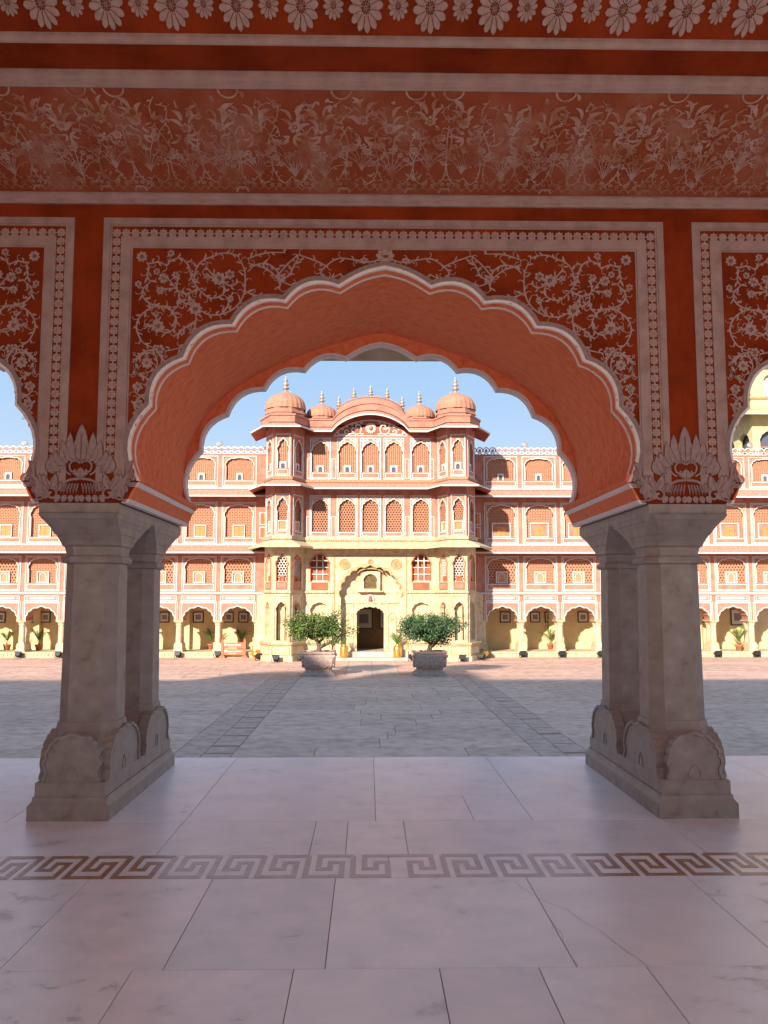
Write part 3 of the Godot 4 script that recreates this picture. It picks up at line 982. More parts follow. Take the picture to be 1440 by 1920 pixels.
# ---------------------------------------------------------------- pavilion overhead and behind
func build_pavilion() -> void:
	var t := thing("pavilion", "red painted pavilion ceiling with floral frieze above the arches", "pavilion")
	var W := 9.3
	var along := Transform3D(Basis(Vector3(0, 0, 1), Vector3(0, 1, 0), Vector3(-1, 0, 0)), Vector3.ZERO)
	var profs := [
		["upper_wall", "red", [-6.78, 4.716, -6.621, 4.716, -6.621, 4.80, -6.78, 4.80]],
		["cornice", "lime", [-6.62, 4.684, -6.598, 4.684, -6.588, 4.694, -6.588, 4.717, -6.578, 4.724, -6.566, 4.737, -6.566, 4.757, -6.575, 4.767, -6.62, 4.767]],
		["frieze_cove", "frieze", [-6.62, 4.767, -6.575, 4.767, -5.72, 5.135, -5.72, 5.25, -6.62, 5.25]],
		["cornice", "lime", [-5.76, 5.122, -5.735, 5.112, -5.705, 5.125, -5.70, 5.15, -5.68, 5.165, -5.672, 5.20, -5.68, 5.23, -5.76, 5.24]],
		["ceiling_band", "red", [-5.70, 5.205, -5.40, 5.225, -5.40, 5.40, -5.70, 5.40]],
		["cornice", "lime", [-5.425, 5.226, -5.408, 5.212, -5.394, 5.217, -5.384, 5.228, -5.378, 5.245, -5.378, 5.31, -5.425, 5.31]],
		["ceiling_slope", "red", [-5.39, 5.265, -4.5, 5.66, -4.5, 5.76, -5.39, 5.76]],
		["bounce_ceiling", "white_line", [-4.498, 5.66, 6.2, 5.66, 6.2, 5.76, -4.498, 5.76]],  # unseen stretch, painted pale to bounce light down onto the floor
		["roof_slab", "cream", [-9.35, 5.70, -9.35, 5.95, 6.2, 5.95, 6.2, 5.78, -5.2, 5.78, -5.4, 5.62, -9.0, 5.62]],
		["eave", "cream", [-8.79, 4.98, -8.79, 5.06, -10.25, 4.50, -10.25, 4.448]],
		["eave_fascia", "orange", [-8.79, 5.06, -8.79, 5.7, -8.95, 5.7, -8.95, 5.0]]]
	for p in profs:
		var s := ST()
		X = along
		var pl := PackedVector2Array()
		for i in range(0, p[2].size(), 2): pl.append(Vector2(p[2][i], p[2][i + 1]))
		ext(s, pl, -W, W, true)
		X = Transform3D.IDENTITY
		part(p[0], s, p[1], t)
	# faded floral painting on the cove
	var v := Vector3(0, 0.368, 0.855).normalized()
	var base := Basis(Vector3.RIGHT, v, Vector3.RIGHT.cross(v))
	var vars := []
	for k in 9:
		var s := ST()
		rng.seed = 500 + k
		var jx := rng.randf_range(-0.03, 0.03)
		var jy := rng.randf_range(-0.06, 0.06)
		# bouquet
		for b in 7:
			var an := PI / 2 + (b - 3) * 0.30 + rng.randf_range(-0.06, 0.06)
			var ln := rng.randf_range(0.20, 0.34)
			var a := Vector2(jx, 0.20 + jy)
			var e := a + Vector2.from_angle(an) * ln
			var mdl := (a + e) * 0.5 + Vector2((e.x) * -0.15, 0.03)
			vine(s, PackedVector2Array([a, mdl, e]), 0.0075, 0.004)
			rosette(s, e, rng.randf_range(0.024, 0.040), 5 + b % 3, 0.006, rng.randf() * 3.0)
		# big crown flower and side leaves
		rosette(s, Vector2(jx * 2, 0.64 + jy), rng.randf_range(0.04, 0.06), 6 + k % 3, 0.006, PI / 2)
		for b in 5:
			var sd := 1.0 if b % 2 == 0 else -1.0
			leaf_shape(s, Vector2(jx * 2 + 0.02 * sd, 0.60 + jy + b * 0.03), Vector2(jx * 2 + rng.randf_range(0.06, 0.14) * sd, 0.66 + jy + b * 0.04), rng.randf_range(0.012, 0.022), 0.25 * sd, 0.004)
			leaf_shape(s, Vector2(jx + 0.015 * sd, 0.52), Vector2(jx + rng.randf_range(0.04, 0.13) * sd, 0.42 + b * 0.035), 0.012, -0.2 * sd, 0.004)
		# scrolls
		for sd in [1.0, -1.0]:
			vine(s, PackedVector2Array([Vector2(0, 0.16), Vector2(0.06 * sd, 0.10), Vector2(0.11 * sd, 0.16), Vector2(rng.randf_range(0.10, 0.16) * sd, 0.30), Vector2(rng.randf_range(0.06, 0.12) * sd, 0.42 + jy), Vector2(0.12 * sd, 0.55 + jy), Vector2(0.18 * sd, 0.60), Vector2(0.2 * sd, rng.randf_range(0.48, 0.56))]), 0.0095, 0.004)
			vine(s, PackedVector2Array([Vector2(0.13 * sd, rng.randf_range(0.76, 0.84)), Vector2(rng.randf_range(0.05, 0.1) * sd, 0.74), Vector2(0.1 * sd, rng.randf_range(0.62, 0.7)), Vector2(0.15 * sd, 0.68)]), 0.009, 0.004)
		for b in 10:
			var c0 := Vector2(rng.randf_range(-0.13, 0.13), rng.randf_range(0.12, 0.84))
			var an2 := rng.randf() * TAU
			leaf_shape(s, c0, c0 + Vector2.from_angle(an2) * rng.randf_range(0.03, 0.07), rng.randf_range(0.006, 0.014), rng.randf_range(-0.3, 0.3), 0.004)
			if b % 3 == 0: rosette(s, c0, rng.randf_range(0.012, 0.024), 5, 0.005, an2)
		# border of small flowers and half rings
		for i in 4:
			rosette(s, Vector2(-0.105 + i * 0.07, 0.085 + 0.012 * (i % 2)), 0.02, 5, 0.004, rng.randf() * 3)
			vine(s, PackedVector2Array([Vector2(-0.14 + i * 0.07, 0.03), Vector2(-0.12 + i * 0.07, 0.06), Vector2(-0.09 + i * 0.07, 0.055), Vector2(-0.07 + i * 0.07, 0.03)]), 0.006, 0.004, false)
		for hy in [[0.012, 1.0], [0.895, -1.0]]:
			if k % 2 == 0:
				var arc := PackedVector2Array()
				for i in 9: arc.append(Vector2(0.13, hy[0]) + Vector2.from_angle(PI * i / 8.0 * hy[1]) * (0.045 if hy[1] > 0 else 0.07))
				rib(s, arc, 0.014, 0.004, 0.004)
		vars.append(mesh(s))
	var x := -W + 0.2
	var i2 := 0
	while x < W - 0.1:
		var fl2 := -1.0 if (i2 * 7) % 3 == 1 else 1.0
		inst("floral_motif", vars[(i2 * 5) % 9], "faded", t, Transform3D(base, Vector3(x, 4.770, -6.568)) * at(0, 0, 0.003) * Transform3D(Basis.IDENTITY.scaled(Vector3(fl2, 1, 1)), Vector3.ZERO))
		x += 0.262
		i2 += 1
	# flowers on the ceiling slope
	var cv := Vector3(0, 0.395, 0.89).normalized()
	var cb := Basis(Vector3.RIGHT, cv, Vector3.RIGHT.cross(cv))
	for kind in 2:
		var s := ST()
		var ink := ST()
		var r := 0.112 if kind == 0 else 0.066
		rosette(s, Vector2.ZERO, r, 12, 0.004, 0.1, 1.0, 1.55)
		rosette(s, Vector2.ZERO, r * 0.78, 12, 0.008, 0.1 + PI / 12, 1.0, 1.55)
		rosette(ink, Vector2.ZERO, r * 0.22, 6, 0.010, 0.2, 1.0, 1.55)
		for pl in 12:
			var dv := Vector2.from_angle(0.1 + TAU * (pl + 0.5) / 12.0)
			rib(ink, PackedVector2Array([Vector2(dv.x, dv.y * 1.55) * r * 0.3, Vector2(dv.x, dv.y * 1.55) * r * 0.8]), r * 0.06, 0.010, 0.010)
		var me := mesh(s)
		var mk := mesh(ink)
		for row in 1:
			var xx := -6.3 + (0.205 if kind == 1 else 0.0)
			while xx < 6.3:
				var f := inst("ceiling_flower", me, "motif", t, Transform3D(cb, Vector3(xx, 5.265, -5.39)) * at(0, 0.205 if kind == 0 else 0.215, 0.003))
				inst("flower_centre", mk, "motif_ink", f)
				xx += 0.41
	# hall behind the camera: columns and a lintel, open to the sun
	for cx in [-6.93, 6.93]:
		for ch in column0.get_children():
			var c := ch.duplicate() as Node3D
			if String(c.name).begins_with("painted"): continue
			t.add_child(c, true)
			c.position += Vector3(cx, 0, -7.68)
	var s3 := ST()
	box(s3, Vector3(-W, 4.25, 5.75), Vector3(W, 5.70, 6.2))
	part("rear_lintel", s3, "orange", t)
	for cx in [-6.93, -2.31, 2.31, 6.93]:
		s3 = ST()
		loft(s3, [oct_ring(cx, 5.97, 0.28, 0.28, 0.05, 0.0), oct_ring(cx, 5.97, 0.28, 0.28, 0.05, 0.3), oct_ring(cx, 5.97, 0.21, 0.21, 0.09, 0.6), oct_ring(cx, 5.97, 0.2, 0.2, 0.09, 3.8), oct_ring(cx, 5.97, 0.32, 0.24, 0.02, 4.25)])
		part("rear_column", s3, "stone", t)
	# unseen upper storey and kiosks, sized so their shadow covers the courtyard
	s3 = ST()
	box(s3, Vector3(-36, 5.96, -9.2), Vector3(12, 10.75, 3.0))
	part("shadow_storey", s3, "pink", t)
	s3 = ST()
	box(s3, Vector3(-36, GY, -9.1), Vector3(-9.6, 5.96, 6.4))
	part("added_side_hall", s3, "pink", t)  # unseen block added under the storey, lengthened to keep sun off the floor
	for c in [-18.5, -12.7]:
		s3 = ST()
		box(s3, Vector3(c - 2.1, 10.75, -9.1), Vector3(c + 2.1, 12.0, -6.4))
		loft(s3, [rect_ring(c - 2.3, c + 2.3, -9.3, -6.0, 12.0), rect_ring(c - 1.6, c + 1.6, -9.2, -6.2, 12.55), rect_ring(c - 0.9, c + 0.9, -9.0, -6.6, 12.8)], true, true)
		part("roof_kiosk", s3, "pink", t)

# ---------------------------------------------------------------- palace helpers
func facet(a: Vector2, b: Vector2) -> Transform3D:
	var d := (b - a).normalized()
	var bx := Vector3(d.x, 0, d.y)
	return Transform3D(Basis(bx, Vector3.UP, bx.cross(Vector3.UP)), Vector3((a.x + b.x) * 0.5, 0, (a.y + b.y) * 0.5))

# plate with several openings: each [centre, line, sill]
func wall_openings(s: SurfaceTool, x0: float, x1: float, y0: float, y1: float, ops: Array, z0 := -0.2, z1 := 0.0, back := false) -> void:
	var x := x0
	for i in ops.size():
		var e := x1
		if i < ops.size() - 1: e = (ops[i][0] + ops[i + 1][0]) * 0.5
		arch_plate(s, x, e, y0, y1, ops[i][2], ops[i][1], ops[i][0], z0, z1, back)
		x = e

func win_line(hw: float, crown: float, rise: float, n := 3, e := 1.0) -> PackedVector2Array:
	var spring := crown - rise
	var c := PackedVector2Array()
	for i in n:
		var th := PI * 0.5 * i / (n - 0.45)
		c.append(Vector2(hw * pow(cos(th), 0.9 * e), spring + rise * 0.9 * pow(sin(th), e)))
	var out := lobed(c, Vector2(0, spring), 0.2, 4)
	var last := c[-1]
	for k in range(1, 5):
		var t := k / 4.0
		out.append(Vector2(last.x * (1 - t), lerpf(last.y, crown, t) + 0.06 * rise * sin(PI * t) * (1 - t)))
	for i in range(out.size() - 2, -1, -1): out.append(Vector2(-out[i].x, out[i].y))
	return out

var cache := {}
func cached(key: String, f: Callable) -> Mesh:
	if not cache.has(key):
		var s := ST()
		f.call(s)
		cache[key] = mesh(s)
	return cache[key]

# a framed window on a wall face; the opening itself is cut by wall_openings
func window(parent: Node, xf: Transform3D, c: Dictionary) -> void:
	var W: float = c.w
	var k: String = c.key
	var hw: float = c.hw
	var line: PackedVector2Array = c.line
	var me := cached(k + "frame", func(s):
		if c.get("outer", true): rect_rib(s, -W / 2, W / 2, c.y0, c.top, 0.055, 0.0, 0.035)
		var l2 := shifted(line, 0, 0.035, Vector2(0, c.sill))
		var full := PackedVector2Array([Vector2(l2[0].x, c.sill)])
		full.append_array(l2)
		full.append(Vector2(l2[-1].x, c.sill))
		rib(s, full, c.get("lw", 0.055), 0.0, 0.045)
		if c.get("inner", false):
			rect_rib(s, -W / 2 + 0.085, W / 2 - 0.085, c.y0 + 0.06, c.top - 0.07, 0.03, 0.0, 0.025)
		if c.get("spandrel", false):
			for m in [1.0, -1.0]:
				rosette(s, Vector2(m * (W / 2 - 0.15), c.top - 0.15), 0.12, 6, 0.01)
				rosette(s, Vector2(m * (W / 2 - 0.34), c.top - 0.11), 0.07, 6, 0.01)
				rosette(s, Vector2(m * (W / 2 - 0.12), c.top - 0.36), 0.07, 6, 0.01)
				rib(s, crv(PackedVector2Array([Vector2(m * 0.1, c.top - 0.08), Vector2(m * W * 0.25, c.top - 0.12), Vector2(m * W * 0.38, c.top - 0.3), Vector2(m * W * 0.41, c.top - 0.55)]), 4), 0.05, 0.0, 0.012))
	var o := inst("window", me, c.get("line_mat", "white"), parent, xf)
	# sill panel
	if c.panel > c.y0 + 0.05:
		inst("sill_border", cached(k + "panel", func(s): rect_rib(s, -W / 2 + 0.1, W / 2 - 0.1, c.y0 + 0.07, c.panel - 0.03, 0.045, 0.0, 0.03)), c.get("line_mat", "white"), o)
	if c.has("jali"):
		inst("jali", cached(k + "jali", func(s): lattice(s, -hw, hw, c.sill, line[line.size() / 2].y + 0.02, c.pitch, c.bar, c.jali, -0.15, -0.11)), c.get("jali_mat", "jali_pink"), o)
	if c.has("hatch") and c.get("bordered", false):
		var hb: Vector2 = c.hatch
		var hy: float = c.sill + 0.03
		var bm := cached(k + "hatch", func(s):
			rect_rib(s, -hb.x, hb.x, hy, hy + hb.y, 0.06, -0.12, -0.02)
			if c.get("arched", false):
				rib(s, crv(PackedVector2Array([Vector2(-hb.x * 0.6, hy), Vector2(-hb.x * 0.6, hy + hb.y * 0.6), Vector2(-hb.x * 0.35, hy + hb.y * 0.82), Vector2(0, hy + hb.y * 0.88), Vector2(hb.x * 0.35, hy + hb.y * 0.82), Vector2(hb.x * 0.6, hy + hb.y * 0.6), Vector2(hb.x * 0.6, hy)]), 3), 0.035, -0.12, -0.05))
		var bf := inst("hatch_frame", bm, "white", o)
		inst("hatch", cached(k + "hatchb", func(s): box(s, Vector3(-hb.x, hy, -0.13), Vector3(hb.x, hy + hb.y, -0.085))), c.get("hatch_mat", "pink"), bf)
	elif c.has("hatch"):
		var h: Vector2 = c.hatch
		var fm := cached(k + "hatch", func(s):
			ext(s, PackedVector2Array([Vector2(-h.x, c.sill), Vector2(-h.x, c.sill + h.y), Vector2(h.x, c.sill + h.y), Vector2(h.x, c.sill), Vector2(h.x * 0.55, c.sill), Vector2(h.x * 0.55, c.sill + h.y * 0.6), Vector2(0, c.sill + h.y * 0.8), Vector2(-h.x * 0.55, c.sill + h.y * 0.6), Vector2(-h.x * 0.55, c.sill)]), -0.14, -0.03))
		var hf := inst("hatch_frame", fm, c.get("line_mat", "white"), o)
		inst("hatch", cached(k + "hatchb", func(s): box(s, Vector3(-h.x * 0.58, c.sill, -0.12), Vector3(h.x * 0.58, c.sill + h.y * 0.82, -0.075))), c.get("hatch_mat", "glass_dark"), hf)

func offset_plan(pl: Array, d: float) -> Array:
	var out := []
	var n := pl.size()
	for i in n:
		var a: Vector2 = pl[maxi(i - 1, 0)]
		var b: Vector2 = pl[mini(i + 1, n - 1)]
		var p: Vector2 = pl[i]
		var d1 := (p - a).normalized() if i > 0 else (b - p).normalized()
		var d2 := (b - p).normalized() if i < n - 1 else d1
		# outward (towards the viewer for a plan that runs to the right): (−dy, dx) in xz
		var n1 := Vector2(-d1.y, d1.x)
		var n2 := Vector2(-d2.y, d2.x)
		var nn := (n1 + n2).normalized()
		out.append(p + nn * d / maxf(0.4, nn.dot(n1)))
	return out

# sloping eave along a plan polyline (x, z), with optional lift of each point
func eave(parent: Node, called: String, pl: Array, out: float, y_wall: float, y_lip: float, m_top: String, m_under: String, lift: Array = []) -> void:
	var of := offset_plan(pl, out)
	var tp := ST()
	var un := ST()
	var lp := ST()
	var th := 0.085
	for i in pl.size() - 1:
		var l0: float = lift[i] if lift.size() else 0.0
		var l1: float = lift[i + 1] if lift.size() else 0.0
		var a := Vector3(pl[i].x, y_wall + l0, pl[i].y)
		var b := Vector3(pl[i + 1].x, y_wall + l1, pl[i + 1].y)
		var c := Vector3(of[i + 1].x, y_lip + l1, of[i + 1].y)
		var d := Vector3(of[i].x, y_lip + l0, of[i].y)
		var u := Vector3(0, th, 0)
		q(tp, d + u, a + u, b + u, c + u)
		q(un, a, d, c, b)
		q(lp, d, d + u, c + u, c)
		if i == 0: q(lp, a, a + u, d + u, d)
		if i == pl.size() - 2: q(lp, c, c + u, b + u, b)
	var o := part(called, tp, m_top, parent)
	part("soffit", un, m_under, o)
	part("lip", lp, "white" if m_top != "cream" else "cream", o)

# upright band along a plan
func band(s: SurfaceTool, pl: Array, out: float, y0: float, y1: float, lift: Array = []) -> void:
	var of := offset_plan(pl, out)
	for i in pl.size() - 1:
		var l0: float = lift[i] if lift.size() else 0.0
		var l1: float = lift[i + 1] if lift.size() else 0.0
		var a := Vector3(pl[i].x, y0 + l0, pl[i].y)
		var b := Vector3(pl[i + 1].x, y0 + l1, pl[i + 1].y)
		var c := Vector3(of[i + 1].x, y0 + l1, of[i + 1].y)
		var d := Vector3(of[i].x, y0 + l0, of[i].y)
		var h := Vector3(0, y1 - y0, 0)
		q(s, d, d + h, c + h, c)
		q(s, d + h, a + h, b + h, c + h)
		q(s, a, d, c, b)
		if i == 0: q(s, a, a + h, d + h, d)
		if i == pl.size() - 2: q(s, c, c + h, b + h, b)

# row of little beads along a plan: the rope moulding under each storey
func beads(s: SurfaceTool, pl: Array, out: float, y0: float, y1: float, pitch: float) -> void:
	var of := offset_plan(pl, out)
	for i in pl.size() - 1:
		var a: Vector2 = of[i]
		var b: Vector2 = of[i + 1]
		var n := maxi(1, int(a.distance_to(b) / pitch))
		var xf := facet(a, b)
		var half := a.distance_to(b) * 0.5
		X = xf
		for k in n:
			var x := -half + (k + 0.5) * 2.0 * half / n
			var w := half / n * 0.62
			q(s, Vector3(x - w, y0, 0.03), Vector3(x - w * 0.4, y1, 0.03), Vector3(x + w, y1, 0.03), Vector3(x + w * 0.4, y0, 0.03))
			q(s, Vector3(x - w, y0, 0.0), Vector3(x - w, y0, 0.03), Vector3(x + w * 0.4, y0, 0.03), Vector3(x + w * 0.4, y0, 0.0))
			q(s, Vector3(x - w * 0.4, y1, 0.03), Vector3(x - w * 0.4, y1, 0.0), Vector3(x + w, y1, 0.0), Vector3(x + w, y1, 0.03))
		X = Transform3D.IDENTITY

func finial(parent: Node, at_: Vector3, h: float) -> void:
	var me := cached("finial", func(s):
		lathe(s, [Vector2(0.15, 0), Vector2(0.13, 0.05), Vector2(0.06, 0.08), Vector2(0.06, 0.16), Vector2(0.17, 0.22), Vector2(0.19, 0.27), Vector2(0.09, 0.31), Vector2(0.07, 0.36), Vector2(0.15, 0.43), Vector2(0.15, 0.50), Vector2(0.07, 0.57), Vector2(0.06, 0.61), Vector2(0.11, 0.67), Vector2(0.10, 0.73), Vector2(0.035, 0.79), Vector2(0.03, 0.84), Vector2(0.045, 0.88), Vector2(0.012, 0.93), Vector2(0.0, 1.02)], 12, Vector3.ZERO))
	inst("finial", me, "spire", parent, Transform3D(Basis.IDENTITY.scaled(Vector3(h * 1.1, h, h * 1.1)), at_))

func dome(parent: Node, at_: Vector3, r: float, drum: float, h: float, fh: float) -> void:
	var s := ST()
	lathe(s, [Vector2(r * 1.0, -0.4), Vector2(r * 1.0, drum * 0.55), Vector2(r * 1.05, drum * 0.58), Vector2(r * 1.05, drum * 0.68), Vector2(r * 0.985, drum * 0.72), Vector2(r * 0.985, drum)], 8, Vector3.ZERO, false)
	X = Transform3D(Basis(Vector3.UP, PI / 8), Vector3.ZERO)
	var m := ST()
	lathe(m, [Vector2(r * 1.0, -0.4), Vector2(r * 1.0, drum * 0.55), Vector2(r * 1.05, drum * 0.58), Vector2(r * 1.05, drum * 0.68), Vector2(r * 0.985, drum * 0.72), Vector2(r * 0.985, drum)], 8, Vector3.ZERO, false)
	X = Transform3D.IDENTITY
	var o := part("dome_drum", m, "pink", parent, at(at_.x, at_.y, at_.z))
	s = ST()
	var pf := []
	for i in 13:
		var th := PI * 0.5 * i / 12.0
		pf.append(Vector2(r * 0.985 * pow(cos(th), 0.85) * (1.0 + 0.04 * sin(th * 2)), h * sin(th)))
	lathe(s, pf, 96, Vector3(0, drum, 0), true, 24, 0.022)
	part("dome", s, "pink_pale", o)
	s = ST()
	lathe(s, [Vector2(r * 0.30, -0.02), Vector2(r * 0.26, 0.05), Vector2(r * 0.12, 0.09), Vector2(0.0, 0.10)], 16, Vector3(0, drum + h - 0.03, 0))
	part("lotus_cap", s, "pink", o)
	finial(o, Vector3(0, drum + h + 0.04, 0), fh)

# ---------------------------------------------------------------- the gate
func build_gate() -> void:
	var t := thing("palace_gate", "pink and cream palace gate with domed turrets and cusped doorway", "gatehouse")
	var ZC := -46.3
	var P := [Vector2(-5.58, -48.4), Vector2(-5.58, -46.26), Vector2(-4.99, -45.0), Vector2(-4.11, -45.0), Vector2(-3.52, ZC), Vector2(3.52, ZC), Vector2(4.11, -45.0), Vector2(4.99, -45.0), Vector2(5.58, -46.26), Vector2(5.58, -48.4)]
	var cream := ST()
	var pink := ST()
	var deep := ST()
	# storeys: [y0, y1, upper?]
	for i in P.size() - 1:
		var f := facet(P[i], P[i + 1])
		var w: float = P[i].distance_to(P[i + 1])
		var turret := i in [1, 2, 3, 5, 6, 7]
		# recessed backing behind the openings
		X = f
		if i != 4:
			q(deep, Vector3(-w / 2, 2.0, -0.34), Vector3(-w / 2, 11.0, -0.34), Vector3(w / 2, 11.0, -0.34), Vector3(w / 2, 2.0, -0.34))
		if not turret and i != 4:
			box(pink, Vector3(-w / 2, 4.75, -0.2), Vector3(w / 2, 10.9, 0))
			box(cream, Vector3(-w / 2, GY, -0.2), Vector3(w / 2, 4.75, 0))
		X = Transform3D.IDENTITY
		if turret:
			var front := i == 2 or i == 6
			var hw := 0.27 if front else 0.30
			var W := 0.72 if front else 0.80
			if not front:
				hw = 0.36
				W = 1.0
			var kk := "tf" if front else "td"
			# lower windows: white honeycomb on the cream storey
			var l1 := win_line(hw, 3.90, 0.62, 3)
			var l2 := win_line(hw, 6.86, 0.75, 3)
			var l3 := win_line(hw, 9.95, 0.75, 3)
			var n1 := win_line(hw * 0.95, 1.50, 0.5, 3)
			X = f
			wall_openings(cream, -w / 2, w / 2, -0.62, 1.95, [[0.0, n1, -0.45]])
			wall_openings(cream, -w / 2, w / 2, 1.95, 4.75, [[0.0, l1, 2.55]])
			wall_openings(pink, -w / 2, w / 2, 4.75, 7.80, [[0.0, l2, 5.18]])
			wall_openings(pink, -w / 2, w / 2, 7.80, 10.9, [[0.0, l3, 8.40]])
			q(cream, Vector3(-w / 2, GY, -0.3), Vector3(-w / 2, 2.0, -0.3), Vector3(w / 2, 2.0, -0.3), Vector3(w / 2, GY, -0.3))
			X = Transform3D.IDENTITY
			var nt := PackedVector2Array([Vector2(hw * 0.95, 1.0)])
			window(t, f, {"key": kk + "n", "w": W, "hw": hw, "line": n1, "y0": -0.55, "panel": -0.55, "sill": -0.45, "top": 1.82, "line_mat": "cream", "outer": true, "lw": 0.04})
			window(t, f, {"key": kk + "1", "w": W, "hw": hw, "line": l1, "y0": 2.10, "panel": 2.52, "sill": 2.55, "top": 4.05, "outer": false, "jali": 3, "pitch": 0.15, "bar": 0.045, "jali_mat": "white", "hatch": Vector2(0.13, 0.30), "hatch_mat": "shutter", "lw": 0.035, "line_mat": "shutter"})
			window(t, f, {"key": kk + "2", "w": W, "hw": hw, "line": l2, "y0": 4.90, "panel": 5.16, "sill": 5.18, "top": 7.05, "jali": 2, "pitch": 0.11, "bar": 0.045, "hatch": Vector2(0.22, 0.46), "hatch_mat": "shutter_orange", "bordered": true})
			window(t, f, {"key": kk + "3", "w": W, "hw": hw, "line": l3, "y0": 8.02, "panel": 8.36, "sill": 8.40, "top": 10.2, "jali": 1, "pitch": 0.115, "bar": 0.07, "hatch": Vector2(0.18, 0.36)})
			X = f
			var sp := ST()
			box(sp, Vector3(-W / 2 + 0.08, 2.12, 0.002), Vector3(W / 2 - 0.08, 2.50, 0.012))
			X = Transform3D.IDENTITY
			part("sill_panel", sp, "pink", t)
	# ---- flat middle
	var f4 := at(0, 0, ZC)
	X = f4
	var xs := [-2.68, -1.24, 0.0, 1.24, 2.68]
	var lw := win_line(0.47, 6.93, 0.75, 4)
	var lu := win_line(0.47, 10.02, 0.72, 4)
	var o2 := []
	var o3 := []
	for x in xs:
		o2.append([x, lw, 5.22])
		o3.append([x, lu, 8.40])
	wall_openings(pink, -3.52, 3.52, 4.75, 7.80, o2)
	wall_openings(pink, -3.52, 3.52, 7.80, 10.35, o3)
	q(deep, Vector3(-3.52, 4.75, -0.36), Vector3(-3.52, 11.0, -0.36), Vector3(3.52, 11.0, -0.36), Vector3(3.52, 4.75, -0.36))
	# cream storey: doorway recess in the middle, windows and niches beside it
	var big := cusped(1.55, 1.75, 1.68, 6, 0.26, 0.16)
	var side := win_line(0.47, 4.0, 0.62, 3)
	var niche := win_line(0.46, 1.48, 0.55, 3, 0.8)
	arch_plate(cream, -2.0, 2.0, GY + 0.4, 4.75, GY + 0.4, big, 0, -0.5, 0.0)
	for m in [1.0, -1.0]:
		var a: float = -3.52 if m < 0 else 2.0
		var b: float = -2.0 if m < 0 else 3.52
		arch_plate(cream, a, b, 1.95, 4.75, 2.56, side, 2.68 * m, -0.2, 0.0)
		arch_plate(cream, a, b, -0.62, 1.95, -0.45, niche, 2.68 * m, -0.25, 0.0)
		q(cream, Vector3(a, GY, -0.25), Vector3(a, 2.0, -0.25), Vector3(b, 2.0, -0.25), Vector3(b, GY, -0.25))
		q(deep, Vector3(a, 2.0, -0.34), Vector3(a, 4.75, -0.34), Vector3(b, 4.75, -0.34), Vector3(b, 2.0, -0.34))
	# back of the doorway recess with the door opening
	var door := cusped(0.72, 0.82, 0.42, 5, 0.2, 0.05)
	arch_plate(cream, -2.0, 2.0, GY + 0.4, 4.75, GY + 0.4, door, 0, -1.0, -0.5)
	X = Transform3D.IDENTITY
	part("cream_wall", cream, "cream", t)
	part("pink_wall", pink, "pink", t)
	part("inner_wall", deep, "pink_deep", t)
	for x in xs:
		window(t, at(x, 0, ZC), {"key": "m2", "w": 1.06, "hw": 0.47, "line": lw, "y0": 4.90, "panel": 5.18, "sill": 5.22, "top": 7.12, "jali": 2, "pitch": 0.125, "bar": 0.042, "spandrel": true, "inner": true})
		window(t, at(x, 0, ZC), {"key": "m3", "w": 1.06, "hw": 0.47, "line": lu, "y0": 8.02, "panel": 8.36, "sill": 8.40, "top": 10.22, "jali": 1, "pitch": 0.115, "bar": 0.07, "spandrel": true, "hatch": Vector2(0.2, 0.37)})
	for x in [-3.28, -1.96, 1.96, 3.28]:
		for y in [[4.92, 6.0], [8.05, 9.1]]:
			var s := ST()
			rect_rib(s, x - 0.1, x + 0.1, y[0], y[1], 0.04, 0.0, 0.03)
			part("strip_panel", s, "white", t, at(0, 0, ZC))
	# sash windows with red boards behind white bars
	for m in [1.0, -1.0]:
		window(t, at(2.68 * m, 0, ZC), {"key": "sash", "w": 1.0, "hw": 0.47, "line": side, "y0": 2.10, "panel": 2.53, "sill": 2.56, "top": 4.1, "outer": false, "line_mat": "shutter", "lw": 0.045})
		var s := ST()
		for i in 2: box(s, Vector3(-0.18 + i * 0.32, 2.56, -0.14), Vector3(-0.13 + i * 0.32, 3.98, -0.08))
		for i in 4: box(s, Vector3(-0.47, 2.57 + i * 0.36, -0.142), Vector3(0.47, 2.62 + i * 0.36, -0.082))
		part("glazing_bars", s, "white", t, at(2.68 * m, 0, ZC))
		s = ST()
		box(s, Vector3(-0.47, 2.56, -0.19), Vector3(0.47, 3.28, -0.15))
		part("lower_sash", s, "pink_deep", t, at(2.68 * m, 0, ZC))
		s = ST()
		box(s, Vector3(-0.10, 2.60, -0.15), Vector3(0.10, 2.96, -0.10))
		part("hatch", s, "shutter", t, at(2.68 * m, 0, ZC))
		s = ST()
		box(s, Vector3(-0.44, 2.12, 0.002), Vector3(0.44, 2.5, 0.014))
		part("sill_panel", s, "pink_deep", t, at(2.68 * m, 0, ZC))
		# carved rosette medallion
		s = ST()
		rosette(s, Vector2.ZERO, 0.24, 12, 0.03)
		rosette(s, Vector2.ZERO, 0.14, 8, 0.05)
		var ring := PackedVector2Array()
		for i in 24: ring.append(Vector2.from_angle(TAU * i / 24) * 0.27)
		rib(s, ring, 0.04, 0.0, 0.035, true)
		part("medallion", s, "cream_dark", t, at(1.36 * m, 3.48, ZC))
		s = ST()
		rect_rib(s, -0.66, 0.66, -0.5, 1.8, 0.045, 0.0, 0.03)
		part("niche_border", s, "cream", t, at(2.68 * m, 0, ZC))
		# small cartouche panels beside the door
		s = ST()
		rib(s, crv(PackedVector2Array([Vector2(-0.2, -0.1), Vector2(-0.22, 0.75), Vector2(-0.12, 1.05), Vector2(0.0, 1.12), Vector2(0.12, 1.05), Vector2(0.22, 0.75), Vector2(0.2, -0.1)]), 4), 0.035, 0.0, 0.03, true)
